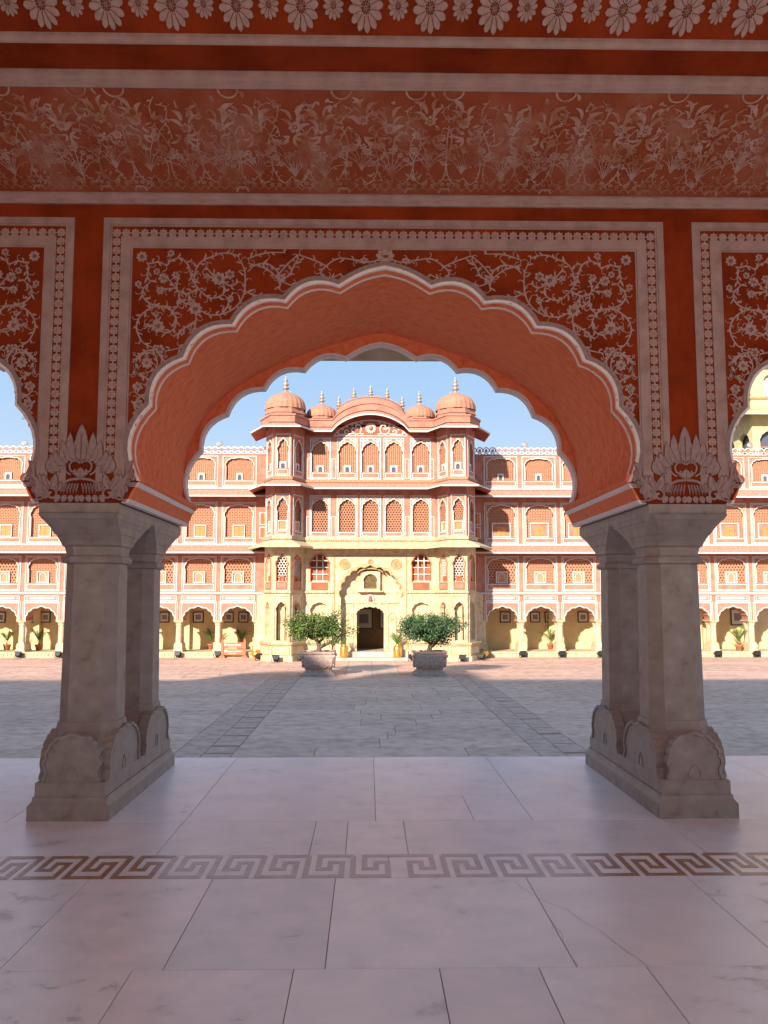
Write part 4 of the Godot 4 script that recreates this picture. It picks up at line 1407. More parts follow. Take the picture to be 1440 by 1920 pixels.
		box(s, Vector3(-0.07, 0.72, 0), Vector3(0.07, 0.82, 0.02))
		part("wall_cartouche", s, "cream_dark", t, at(1.16 * m, -0.2, ZC - 0.5))
	# mouldings round the great arch
	var s := ST()
	rib(s, shifted(big, 0, 0.05, Vector2(0, 1.5)), 0.06, 0.0, 0.05)
	rib(s, shifted(big, 0, 0.16, Vector2(0, 1.5)), 0.025, 0.0, 0.02)
	rib(s, PackedVector2Array([Vector2(-1.9, GY + 0.45), Vector2(-1.9, 3.95), Vector2(1.9, 3.95), Vector2(1.9, GY + 0.45)]), 0.05, 0.0, 0.035)
	rosette(s, Vector2(0, 3.62), 0.16, 7, 0.03, PI / 2)
	part("arch_moulding", s, "cream_dark", t, at(0, 0, ZC))
	s = ST()
	rib(s, shifted(door, 0, 0.05, Vector2(0, 0.6)), 0.05, 0.0, 0.04)
	rib(s, PackedVector2Array([Vector2(-0.92, GY + 0.4), Vector2(-0.92, 1.42), Vector2(0.92, 1.42), Vector2(0.92, GY + 0.4)]), 0.05, 0.0, 0.04)
	box(s, Vector3(-1.5, 1.44, 0.0), Vector3(1.5, 1.52, 0.07))
	box(s, Vector3(-1.5, 1.98, 0.0), Vector3(1.5, 2.03, 0.05))
	part("door_moulding", s, "cream", t, at(0, 0, ZC - 0.5))
	# jharokha window over the door
	s = ST()
	var jl := win_line(0.34, 2.98, 0.42, 3, 0.8)
	arch_plate(s, -0.52, 0.52, 2.08, 3.12, 2.2, jl, 0, -0.12, 0.22)
	box(s, Vector3(-0.66, 2.02, -0.1), Vector3(0.66, 2.09, 0.34))
	var orb := part("oriel_window", s, "cream", t, at(0, 0, ZC - 0.5))
	s = ST()
	for i in 12:
		var x0 := -0.68 + i * 1.36 / 12
		var x1 := x0 + 1.36 / 12
		var h0 := 2.98 + 0.30 * sqrt(maxf(0, 1 - pow(x0 / 0.70, 2)))
		var h1 := 2.98 + 0.30 * sqrt(maxf(0, 1 - pow(x1 / 0.70, 2)))
		q(s, Vector3(x0, h0, 0.42), Vector3(x0, h0 + 0.14, 0.1), Vector3(x1, h1 + 0.14, 0.1), Vector3(x1, h1, 0.42))
		q(s, Vector3(x0, h0 - 0.05, 0.42), Vector3(x0, h0, 0.42), Vector3(x1, h1, 0.42), Vector3(x1, h1 - 0.05, 0.42))
		q(s, Vector3(x0, h0 - 0.05, 0.0), Vector3(x0, h0 - 0.05, 0.42), Vector3(x1, h1 - 0.05, 0.42), Vector3(x1, h1 - 0.05, 0.0))
	part("hood", s, "cream_dark", orb)
	s = ST()
	lattice(s, -0.34, 0.34, 2.2, 2.98, 0.085, 0.03, 2, 0.06, 0.1)
	part("jali", s, "cream_dark", orb)
	s = ST()
	box(s, Vector3(-0.36, 2.18, 0.0), Vector3(0.36, 3.0, 0.03))
	part("inner_panel", s, "room", orb)
	# small red votive niche over the lintel
	s = ST()
	ext(s, PackedVector2Array([Vector2(-0.2, 1.53), Vector2(-0.22, 1.72), Vector2(-0.12, 1.88), Vector2(0, 1.92), Vector2(0.12, 1.88), Vector2(0.22, 1.72), Vector2(0.2, 1.53)]), 0.0, 0.06)
	var vn := part("votive_niche", s, "white", t, at(0, 0, ZC - 0.5))
	s = ST()
	lathe(s, [Vector2(0.11, 0), Vector2(0.12, 0.06), Vector2(0.085, 0.13), Vector2(0.08, 0.17), Vector2(0.075, 0.22), Vector2(0.04, 0.27), Vector2(0.0, 0.28)], 12, Vector3(0, 1.55, 0.07))
	part("votive_figure", s, "idol_red", vn)
	# doorstep
	s = ST()
	box(s, Vector3(-1.98, GY, ZC - 4.0), Vector3(1.98, GY + 0.40, ZC + 0.02))
	box(s, Vector3(-2.6, GY, ZC + 0.02), Vector3(2.6, GY + 0.13, ZC + 0.75))
	part("doorstep", s, "paving_path", t)
	# passage inside the door
	s = ST()
	box(s, Vector3(-2.0, GY + 0.4, ZC - 3.9), Vector3(2.0, 2.2, ZC - 3.7))
	box(s, Vector3(-2.0, GY + 0.4, ZC - 3.7), Vector3(-1.85, 2.2, ZC - 1.0))
	box(s, Vector3(1.85, GY + 0.4, ZC - 3.7), Vector3(2.0, 2.2, ZC - 1.0))
	box(s, Vector3(-2.0, 2.1, ZC - 3.7), Vector3(2.0, 2.2, ZC - 1.0))
	part("passage", s, "room", t)
	# plinth round the turrets
	var plinth_l := P.slice(0, 5)
	var plinth_r := P.slice(5, 10)
	for pl in [plinth_l, plinth_r]:
		var pp: Array = pl.duplicate()
		if pp[0].x < -5: pp.append(Vector2(-2.02, ZC))
		else: pp.insert(0, Vector2(2.02, ZC))
		s = ST()
		band(s, pp, 0.16, GY + 0.25, -0.66)
		band(s, pp, 0.26, GY, GY + 0.25)
		band(s, pp, 0.24, -0.66, -0.56)
		beads(s, pp, 0.24, -0.65, -0.57, 0.12)
		part("turret_plinth", s, "cream", t)
		s = ST()
		var op := offset_plan(pp, 0.16)
		for i in op.size() - 1:
			X = facet(op[i], op[i + 1])
			var hh: float = op[i].distance_to(op[i + 1]) * 0.5 - 0.1
			rect_rib(s, -hh, hh, GY + 0.33, -0.75, 0.04, 0.0, 0.02)
			X = Transform3D.IDENTITY
		part("plinth_border", s, "cream_dark", t)
	# string courses
	for b in [[1.95, 2.05, "cream", 0.07], [4.72, 4.90, "cream", 0.10], [7.82, 7.97, "jali_pink", 0.10]]:
		s = ST()
		if b[0] < 3.0:
			for pl in [plinth_l + [Vector2(-1.92, ZC)], [Vector2(1.92, ZC)] + plinth_r]:
				band(s, pl, b[3], b[0], b[1])
				beads(s, pl, b[3], b[0] + 0.01, b[1] - 0.02, 0.13)
		else:
			band(s, P, b[3], b[0], b[1])
			beads(s, P, b[3], b[0] + 0.02, b[1] - 0.03, 0.13)
		part("string_course", s, b[2], t)
	# eaves
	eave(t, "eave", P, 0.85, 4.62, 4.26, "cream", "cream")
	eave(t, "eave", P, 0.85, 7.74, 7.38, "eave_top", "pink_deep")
	var P3 := []
	var lift := []
	for i in P.size():
		P3.append(P[i])
		lift.append(0.0)
		if i == 4:
			for k in 17:
				var x := -2.05 + k * 4.1 / 16
				P3.append(Vector2(x, ZC))
				lift.append(0.92 * pow(maxf(0.0, 1.0 - pow(absf(x) / 2.05, 2.0)), 0.8))
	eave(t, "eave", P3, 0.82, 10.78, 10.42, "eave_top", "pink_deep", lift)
	s = ST()
	band(s, P3, 0.28, 10.80, 11.22, lift)
	band(s, P3, 0.34, 11.14, 11.22, lift)
	part("parapet", s, "pink", t)
	# tympanum under the curved eave
	s = ST()
	var tp := PackedVector2Array([Vector2(-2.05, 10.35)])
	for k in 17: tp.append(Vector2(P3[k + 5].x, 10.82 + lift[k + 5]))
	tp.append(Vector2(2.05, 10.35))
	ext(s, tp, -0.2, 0.0)
	box(s, Vector3(-3.52, 10.35, -0.2), Vector3(-2.05, 10.9, 0.0))
	box(s, Vector3(2.05, 10.35, -0.2), Vector3(3.52, 10.9, 0.0))
	var ty := part("tympanum", s, "pink_deep", t, at(0, 0, ZC))
	s = ST()
	rosette(s, Vector2(0, 10.78), 0.30, 16, 0.03)
	for m in [1.0, -1.0]:
		for v in [[0.35, 10.45, 0.55, 10.5, 0.5, 10.75, 0.62, 10.95, 0.8, 10.9, 0.72, 10.75], [0.55, 10.5, 0.8, 10.45, 1.0, 10.62, 0.95, 10.8, 0.82, 10.72], [0.9, 10.5, 1.2, 10.45, 1.4, 10.55, 1.3, 10.68, 1.2, 10.6], [1.3, 10.45, 1.55, 10.42, 1.72, 10.46]]:
			var pts := PackedVector2Array()
			for i in range(0, v.size(), 2): pts.append(Vector2(v[i] * m, v[i + 1]))
			vine(s, pts, 0.075, 0.03, false)
			rosette(s, pts[-1], 0.06, 6, 0.03)
	for i in 15:
		var uu := -0.93 + 1.86 * i / 14.0
		if absf(uu) > 0.17: rosette(s, Vector2(1.9 * uu, 10.42 + 0.70 * pow(1.0 - uu * uu, 0.8)), 0.085, 6, 0.03)
	part("sun_relief", s, "white", ty)
	s = ST()
	lathe(s, [Vector2(0.0, -0.02), Vector2(0.11, 0.0), Vector2(0.12, 0.03), Vector2(0, 0.035)], 16, Vector3.ZERO)
	part("sun_face", s, "shutter_orange", ty, Transform3D(Basis(Vector3.RIGHT, PI / 2), Vector3(0, 10.78, 0.045)))
	s = ST()
	rib(s, PackedVector2Array([Vector2(-2.0, 10.36), Vector2(2.0, 10.36)]), 0.05, 0.0, 0.04)
	var arc := PackedVector2Array()
	for k in 17: arc.append(Vector2(P3[k + 5].x * 0.97, 10.36 + lift[k + 5] * 0.93))
	rib(s, arc, 0.05, 0.0, 0.04)
	part("tympanum_border", s, "white", ty)
	# roof deck, domes and the curved roof
	s = ST()
	var deck := PackedVector2Array()
	for p in P: deck.append(Vector2(p.x, -p.y))
	X = Transform3D(Basis(Vector3(1, 0, 0), Vector3(0, 0, -1), Vector3(0, 1, 0)), Vector3.ZERO)
	ext(s, deck, 10.86, 10.95)
	X = Transform3D.IDENTITY
	part("roof_deck", s, "pink", t)
	for m in [1.0, -1.0]:
		dome(t, Vector3(4.55 * m, 11.0, -46.05), 1.08, 0.66, 0.93, 0.98)
		dome(t, Vector3(4.45 * m, 11.0, -47.9), 0.9, 0.6, 0.8, 0.8)
		dome(t, Vector3(2.66 * m, 11.1, -47.0), 0.86, 0.34, 0.72, 0.85)
	s = ST()
	s.set_smooth_group(1)
	var nu := 24
	var nv := 8
	for i in nu:
		for j in nv:
			var pts := []
			for e in [[i, j], [i, j + 1], [i + 1, j + 1], [i + 1, j]]:
				var u: float = -1.0 + 2.0 * e[0] / nu
				var w2: float = float(e[1]) / nv
				var x := 1.98 * u
				var ev := 11.18 + 0.86 * pow(maxf(0.0, 1.0 - u * u), 0.8)
				var rise := 0.20 + 1.30 * pow(maxf(0.0, 1.0 - u * u), 0.42) - 0.86 * pow(maxf(0.0, 1.0 - u * u), 0.8)
				pts.append(Vector3(x, ev + rise * sin(PI * minf(w2, 1.0)), ZC + 0.15 - 2.2 * w2))
			q(s, pts[0], pts[1], pts[2], pts[3])
	var bg := part("curved_roof", s, "pink_pale", t)
	s = ST()
	for i in 30:
		var u := -0.96 + 1.92 * i / 29.0
		var ev := 11.18 + 0.86 * pow(1.0 - u * u, 0.8)
		var rise := 0.20 + 1.30 * pow(1.0 - u * u, 0.42) - 0.86 * pow(1.0 - u * u, 0.8)
		box(s, Vector3(1.98 * u - 0.03, ev + rise * 0.9, ZC - 0.65), Vector3(1.98 * u + 0.03, ev + rise * 0.9 + 0.10, ZC - 0.55))
	part("ridge_beads", s, "pink", bg)
	for u in [-0.88, -0.46, 0.0, 0.46, 0.88]:
		finial(bg, Vector3(1.98 * u, 11.18 + 0.86 * pow(1.0 - u * u, 0.8) + 0.20 + 1.30 * pow(1.0 - u * u, 0.42) - 0.86 * pow(1.0 - u * u, 0.8) - 0.04, ZC - 0.95), 0.78)

# ---------------------------------------------------------------- the wings
func build_wings() -> void:
	for side in [-1.0, 1.0]:
		wing(side)

const ZW := -48.3
const BAY := 2.13
func wing(side: float) -> void:
	var t := thing("palace_wing", "long pink palace wing with arcade left of the gate" if side < 0 else "long pink palace wing with arcade right of the gate", "palace wing", Vector3.ZERO, 0.0, "palace wings flanking the gate")
	var n := 8
	var xa := 5.58 * side
	var xb := (7.27 + BAY * (n - 0.5)) * side
	var x0 := minf(xa, xb)
	var x1 := maxf(xa, xb)
	var l1 := win_line(0.74, 3.88, 0.66, 4, 0.62)
	var l2 := win_line(0.74, 6.83, 0.72, 4, 0.62)
	var l3 := win_line(0.74, 9.46, 0.50, 4, 0.62)
	var ar := cusped(0.80, 0.50, 0.76, 4, 0.2, 0.1)
	var face := ST()
	wall_openings(face, -BAY / 2, BAY / 2, 1.95, 4.60, [[0.0, l1, 2.53]])
	wall_openings(face, -BAY / 2, BAY / 2, 4.60, 7.74, [[0.0, l2, 5.06]])
	wall_openings(face, -BAY / 2, BAY / 2, 7.74, 9.66, [[0.0, l3, 8.25]])
	var face_m := mesh(face)
	var am := ST()
	arch_plate(am, -BAY / 2, BAY / 2, 0.50, 1.95, 0.50, ar, 0, -0.8, 0.0, true)
	var arch_m := mesh(am)
	var bl := ST()
	rib(bl, shifted(ar, 0, 0.04, Vector2(0, 0.5)), 0.06, 0.0, 0.035)
	rib(bl, PackedVector2Array([Vector2(-0.90, 0.52), Vector2(-0.90, 1.45), Vector2(0.90, 1.45), Vector2(0.90, 0.52)]), 0.06, 0.0, 0.03)
	rib(bl, PackedVector2Array([Vector2(-0.99, 0.52), Vector2(-0.99, 1.50), Vector2(0.99, 1.50), Vector2(0.99, 0.52)]), 0.03, 0.0, 0.025)
	var line_m := mesh(bl)
	var ct := ST()
	rect_rib(ct, -0.92, 0.92, 1.57, 1.82, 0.05, 0.0, 0.03)
	ext(ct, PackedVector2Array([Vector2(-0.60, 1.64), Vector2(-0.72, 1.695), Vector2(-0.60, 1.75), Vector2(0.60, 1.75), Vector2(0.72, 1.695), Vector2(0.60, 1.64)]), 0.0, 0.015)
	rosette(ct, Vector2(-0.80, 1.695), 0.055, 6, 0.012)
	rosette(ct, Vector2(0.80, 1.695), 0.055, 6, 0.012)
	var cart_m := mesh(ct)
	# pillar
	var pm := ST()
	loft(pm, [rect_ring(-0.25, 0.25, -1.02, 0.04, -1.2), rect_ring(-0.25, 0.25, -1.02, 0.04, -1.08), rect_ring(-0.22, 0.22, -0.99, 0.01, -1.06), rect_ring(-0.22, 0.22, -0.99, 0.01, -0.86), rect_ring(-0.17, 0.17, -0.94, -0.04, -0.72)], false, true)
	for zc in [-0.2, -0.78]:
		loft(pm, [oct_ring(0, zc, 0.15, 0.15, 0.06, -0.72), oct_ring(0, zc, 0.135, 0.135, 0.055, 0.22), oct_ring(0, zc, 0.165, 0.165, 0.06, 0.24), oct_ring(0, zc, 0.165, 0.165, 0.06, 0.28), oct_ring(0, zc, 0.15, 0.15, 0.05, 0.30), oct_ring(0, zc, 0.21, 0.24, 0.03, 0.42)], false, false)
	loft(pm, [rect_ring(-0.24, 0.24, -1.02, 0.04, 0.42), rect_ring(-0.25, 0.25, -1.03, 0.05, 0.44), rect_ring(-0.25, 0.25, -1.03, 0.05, 0.50)], true, true)
	var pil_m := mesh(pm)
	for k in n:
		var cx := (7.27 + BAY * k) * side
		var o := at(cx, 0, ZW)
		inst("bay_wall", face_m, "pink", t, o)
		var a := inst("arcade_arch", arch_m, "pink", t, o)
		inst("arch_line", line_m, "white", a)
		inst("cartouche", cart_m, "white", t, o)
		inst("pillar", pil_m, "cream", t, at(cx - BAY / 2 * side, 0, ZW))
		if k == n - 1: inst("pillar", pil_m, "cream", t, at(cx + BAY / 2 * side, 0, ZW))
		window(t, o, {"key": "w1%d" % (k % 2), "w": 1.84, "hw": 0.74, "line": l1, "y0": 2.10, "panel": 2.48, "sill": 2.53, "top": 3.99, "jali": 3 if k % 2 == 0 else 0, "pitch": 0.17 if k % 2 == 0 else 0.12, "bar": 0.085 if k % 2 == 0 else 0.068, "inner": true, "hatch": Vector2(0.30, 0.58), "hatch_mat": "jali_pink", "bordered": true, "arched": true})
		window(t, o, {"key": "w2%d" % int(side), "w": 1.84, "hw": 0.74, "line": l2, "y0": 4.70, "panel": 5.02, "sill": 5.06, "top": 6.97, "jali": 0, "pitch": 0.13, "bar": 0.075, "inner": true, "hatch": Vector2(0.31 if side < 0 else 0.50, 0.62 if side < 0 else 0.76), "hatch_mat": "pink", "bordered": true})
		window(t, o, {"key": "w3", "w": 1.84, "hw": 0.74, "line": l3, "y0": 7.86, "panel": 8.20, "sill": 8.25, "top": 9.57, "jali": 1, "pitch": 0.12, "bar": 0.075, "hatch": Vector2(0.19, 0.38)})
		# shutters of the middle storey, two leaves
		var sh := cached("leafs", func(s):
			box(s, Vector3(-0.25, 5.14, -0.08), Vector3(-0.006, 5.65, -0.05))
			box(s, Vector3(0.006, 5.14, -0.08), Vector3(0.25, 5.65, -0.05)))
		inst("shutter", sh, "shutter_orange", t, o)
	# plain strip beside the gate with small shuttered openings
	var s := ST()
	var sx := 5.58 * side
	var ex := (7.27 - BAY / 2) * side
	box(s, Vector3(minf(sx, ex), GY, ZW - 1.0), Vector3(maxf(sx, ex), 9.66, ZW))
	part("end_wall", s, "pink", t)
	for y in [[5.0, 5.6], [5.75, 6.4]]:
		s = ST()
		rect_rib(s, -0.2, 0.2, y[0], y[1], 0.05, 0.0, 0.04)
		var o2 := part("small_window", s, "white", t, at(5.9 * side, 0, ZW))
		s = ST()
		box(s, Vector3(-0.18, y[0] + 0.02, 0.003), Vector3(0.0, y[1] - 0.02, 0.02))
		part("shutter", s, "shutter", o2)
		s = ST()
		box(s, Vector3(0.01, y[0] + 0.02, 0.003), Vector3(0.18, y[1] - 0.02, 0.03))
		part("shutter", s, "shutter_orange", o2)
	s = ST()
	box(s, Vector3(minf(sx, ex), GY, ZW), Vector3(maxf(sx, ex) , 1.95, ZW + 0.04))
	part("end_facing", s, "cream", t)
	# backing, roof, arcade room
	s = ST()
	box(s, Vector3(x0, 1.95, ZW - 0.5), Vector3(x1, 9.60, ZW - 0.34))
	part("inner_wall", s, "pink_deep", t)
	s = ST()
	box(s, Vector3(x0, 9.58, ZW - 4.0), Vector3(x1, 9.655, ZW - 0.02))
	part("roof", s, "pink", t)
	s = ST()
	box(s, Vector3(x0, -1.2, ZW - 2.7), Vector3(x1, 2.0, ZW - 2.5))
	for k in n - 1:
		var cx := (7.27 + BAY * (k + 0.5)) * side
		if k % 2 == 1: box(s, Vector3(cx - 0.16, -1.2, ZW - 2.5), Vector3(cx + 0.16, 1.9, ZW - 2.2))
	part("arcade_wall", s, "yellow", t)
	s = ST()
	box(s, Vector3(x0, 1.86, ZW - 2.9), Vector3(x1, 1.95, ZW - 0.8))
	part("arcade_ceiling", s, "pink_deep", t)
	s = ST()
	box(s, Vector3(x0, GY, ZW - 3.0), Vector3(x1, -1.2, ZW + 0.30))
	var w2 := (x1 - x0)
	box(s, Vector3(x0, -1.28, ZW + 0.30), Vector3(x1, -1.2, ZW + 0.36))
	var nb := int(w2 / 0.2)
	for i in nb: box(s, Vector3(x0 + i * w2 / nb, -1.40, ZW + 0.30), Vector3(x0 + i * w2 / nb + 0.1, -1.29, ZW + 0.335))
	part("arcade_floor", s, "cream", t)
	# courses and eaves
	var pl := [Vector2(x0, ZW), Vector2(x1, ZW)]
	for b in [[1.90, 2.02], [4.58, 4.68], [7.70, 7.80]]:
		s = ST()
		band(s, pl, 0.09, b[0], b[1])
		beads(s, pl, 0.09, b[0] + 0.015, b[1] - 0.02, 0.13)
		part("string_course", s, "white", t)
	eave(t, "eave", pl, 1.0, 4.52, 4.11, "eave_top", "pink_deep")
	eave(t, "eave", pl, 1.0, 7.62, 7.19, "eave_top", "pink_deep")
	# parapet of interlaced loops
	s = ST()
	var nl := int(w2 / 0.36)
	var pt := w2 / nl
	for i in nl:
		var c := x0 + (i + 0.5) * pt
		var lp := PackedVector2Array()
		for j in 13:
			var th := PI * j / 12.0
			lp.append(Vector2(c + cos(th) * pt * 0.52, 9.86 + sin(th) * 0.24))
		rib(s, lp, 0.055, -0.06, 0.0)
		rib(s, PackedVector2Array([Vector2(c - pt * 0.5, 9.68), Vector2(c + pt * 0.5, 9.90)]), 0.05, -0.06, -0.002)
		rib(s, PackedVector2Array([Vector2(c - pt * 0.5, 9.90), Vector2(c + pt * 0.5, 9.68)]), 0.05, -0.06, 0.002)
	part("parapet_loops", s, "white", t, at(0, 0, ZW))
	s = ST()
	for i in nl:
		var c := x0 + (i + 0.5) * pt
		var dl := PackedVector2Array()
		for j in 9: dl.append(Vector2(c, 9.93) + Vector2.from_angle(TAU * j / 8.0) * 0.085)
		dl.remove_at(8)
		ext(s, dl, -0.05, -0.02)
	box(s, Vector3(x0, 9.64, -0.12), Vector3(x1, 9.70, 0.03))
	part("parapet_fill", s, "pink", t, at(0, 0, ZW))

# ---------------------------------------------------------------- the yellow tower
func build_tower() -> void:
	var t := thing("yellow_tower", "pale yellow palace tower rising behind the right wing", "tower", Vector3(27.7, 0, -62))
	var s := ST()
	var sideF := Transform3D(Basis(Vector3(0, 0, 1), Vector3.UP, Vector3(-1, 0, 0)), Vector3(0, 0, 0))   # left face, x runs towards the viewer
	var L := 14.0
	box(s, Vector3(0.3, GY, -L), Vector3(9, 11.2, -0.3))
	# arcade storey 11.2..14.6
	var al := cusped(0.95, 13.0, 0.9, 4, 0.15, 0.1)
	X = sideF
	var ops := []
	for i in 5: ops.append([-1.5 - i * 2.6, al, 12.0])
	ops.reverse()
	wall_openings(s, -L, 0.0, 11.2, 14.6, ops, -0.3, 0.0)
	box(s, Vector3(-L, 15.4, -0.3), Vector3(0.0, 16.2, 0.0))
	var bl := win_line(0.5, 18.0, 0.5, 3)
	box(s, Vector3(-L, 16.2, -0.3), Vector3(0.0, 19.4, 0.0))
	X = Transform3D.IDENTITY
	ops = []
	for i in 3: ops.append([1.5 + i * 2.6, al, 12.0])
	wall_openings(s, 0.3, 9.0, 11.2, 14.6, ops, -0.3, 0.0)
	box(s, Vector3(0.3, 15.4, -0.3), Vector3(9, 16.2, 0.0))
	wall_openings(s, 0.3, 9.0, 16.2, 19.4, [[1.5, bl, 16.9], [4.5, bl, 16.9]], -0.3, 0.0)
	box(s, Vector3(0.3, 11.2, -L), Vector3(9, 11.4, -0.3))
	box(s, Vector3(0.0, 14.6, -L), Vector3(9, 15.4, 0.0))
	box(s, Vector3(0.3, 16.0, -L), Vector3(9, 16.3, -0.3))
	box(s, Vector3(0.0, 19.4, -L), Vector3(9, 19.7, 0.0))
	part("tower_wall", s, "tower", t)
	s = ST()
	box(s, Vector3(0.42, 11.4, -L), Vector3(8.9, 14.6, -0.42))
	part("gallery_glass", s, "glass_dark", t)
	s = ST()
	X = sideF
	lattice(s, -6.2, -2.3, 16.7, 18.5, 0.3, 0.12, 0, 0.01, 0.06)
	X = Transform3D.IDENTITY
	part("jali", s, "cream_dark", t)
	s = ST()
	X = sideF
	for i in 18: box(s, Vector3(-6.4 + i * 0.23, 16.25, 0.02), Vector3(-6.3 + i * 0.23, 16.6, 0.16))
	X = Transform3D.IDENTITY
	for i in 8: box(s, Vector3(0.9 + i * 0.17, 16.3, 0.02), Vector3(1.0 + i * 0.17, 16.8, 0.16))
	part("balustrade", s, "white", t)
	s = ST()
	X = sideF
	for i in 5:
		box(s, Vector3(-2.5 - i * 2.6, 12.6, -0.25), Vector3(-0.5 - i * 2.6, 12.68, -0.18))
		for j in 9: box(s, Vector3(-2.4 - i * 2.6 + j * 0.22, 12.02, -0.2), Vector3(-2.33 - i * 2.6 + j * 0.22, 12.4, -0.1))
	X = Transform3D.IDENTITY
	for i in 3:
		box(s, Vector3(0.5 + i * 2.6, 12.6, -0.25), Vector3(2.5 + i * 2.6, 12.68, -0.18))
		for j in 9: box(s, Vector3(0.6 + i * 2.6 + j * 0.22, 12.02, -0.2), Vector3(0.67 + i * 2.6 + j * 0.22, 12.4, -0.1))
	part("gallery_rail", s, "pink_pale", t)
	s = ST()
	box(s, Vector3(1.0, 16.9, -0.35), Vector3(5.0, 18.1, -0.3))
	part("window_panel", s, "white", t)
	var pl := [Vector2(0, -L), Vector2(0, 0), Vector2(9, 0)]
	eave(t, "eave", pl, 1.3, 15.3, 14.75, "tower", "tower")
	eave(t, "eave", pl, 1.2, 19.5, 18.9, "tower", "tower")
	s = ST()
	band(s, pl, 0.12, 16.15, 16.3)
	band(s, pl, 0.15, 15.3, 15.42)
	part("string_course", s, "cream_dark", t)
	s = ST()
	s.set_smooth_group(1)
	lathe(s, [Vector2(5.6, 0), Vector2(5.3, 1.2), Vector2(4.2, 2.4), Vector2(2.4, 3.2), Vector2(0, 3.6)], 24, Vector3(4.5, 19.7, -6.5))
	part("tower_dome", s, "tower", t)

# ---------------------------------------------------------------- small things
func build_props() -> void:
	planters()
	brass_pots()
	pictures()
	signboard()
	floodlights()
	palms()

func planters() -> void:
	var t := thing("stone_planter", "carved square stone planter left of the door path", "planter", Vector3(-2.17, GY, -36.9), 0.0, "carved stone planters before the gate")
	var s := ST()
	var prof := [[0.0, 0.70, 0.02], [0.07, 0.70, 0.02], [0.09, 0.66, 0.03], [0.20, 0.54, 0.06], [0.24, 0.52, 0.07], [0.32, 0.57, 0.09], [0.46, 0.66, 0.10], [0.62, 0.69, 0.10], [0.78, 0.675, 0.08], [0.86, 0.64, 0.06], [0.88, 0.64, 0.05], [0.90, 0.70, 0.04], [0.98, 0.71, 0.04], [0.99, 0.69, 0.04]]
	var rings := []
	for p in prof: rings.append(oct_ring(0, 0, p[1], p[1] * 0.92, p[2], p[0]))
	loft(s, rings, false, false)
	loft(s, [oct_ring(0, 0, 0.69, 0.635, 0.04, 0.99), oct_ring(0, 0, 0.60, 0.55, 0.04, 0.99), oct_ring(0, 0, 0.58, 0.53, 0.04, 0.90)], false, false)
	part("pot", s, "planter", t)
	s = ST()
	loft(s, [oct_ring(0, 0, 0.59, 0.54, 0.04, 0.90), oct_ring(0, 0, 0.3, 0.3, 0.04, 0.96)], false, true)
	part("soil", s, "soil", t)
	s = ST()
	for f in 4:
		var b := Basis(Vector3.UP, PI / 2 * f)
		X = Transform3D(b * Basis(Vector3.RIGHT, -0.10), b * Vector3(0, 0.0, 0.625 if f % 2 == 0 else 0.685))
		for m in [1.0, -1.0]:
			for v in [[0.02, 0.32, 0.12, 0.45, 0.06, 0.62, 0.2, 0.7, 0.26, 0.58, 0.18, 0.52], [0.1, 0.38, 0.3, 0.36, 0.42, 0.5, 0.36, 0.66, 0.28, 0.6], [0.3, 0.72, 0.45, 0.76, 0.54, 0.66, 0.5, 0.55], [0.4, 0.42, 0.52, 0.4, 0.56, 0.5]]:
				var pts := PackedVector2Array()
				for i in range(0, v.size(), 2): pts.append(Vector2(v[i] * m, v[i + 1]))
				rib(s, crv(pts, 4), 0.035, -0.05, 0.025)
		rosette(s, Vector2(0, 0.56), 0.12, 8, 0.04)
		X = Transform3D.IDENTITY
	part("carving", s, "planter", t)
	s = ST()
	for c in [Vector2(-1, 1), Vector2(1, 1), Vector2(1, -1), Vector2(-1, -1)]:
		lathe(s, [Vector2(0, -0.08), Vector2(0.06, -0.05), Vector2(0.075, 0), Vector2(0.06, 0.05), Vector2(0, 0.08)], 10, Vector3(c.x * 0.665, 0.80, c.y * 0.61))
	part("corner_knobs", s, "planter", t)
	copy(t, Vector3(2.44, GY, -36.95), 0, "carved square stone planter right of the door path")
	bush("leafy potted tree with open crown in the left planter", Vector3(-2.2, GY + 0.93, -36.9), 3, Vector3(1.5, 0.72, 1.15), 1.0, 6500, [0.055, 0.125, 0.02], [0.19, 0.27, 0.055], 0.05)
	bush("dense potted tree with spreading crown in the right planter", Vector3(2.42, GY + 0.93, -36.95), 9, Vector3(1.5, 0.72, 1.15), 0.98, 8000, [0.04, 0.11, 0.035], [0.12, 0.21, 0.085], 0.0)

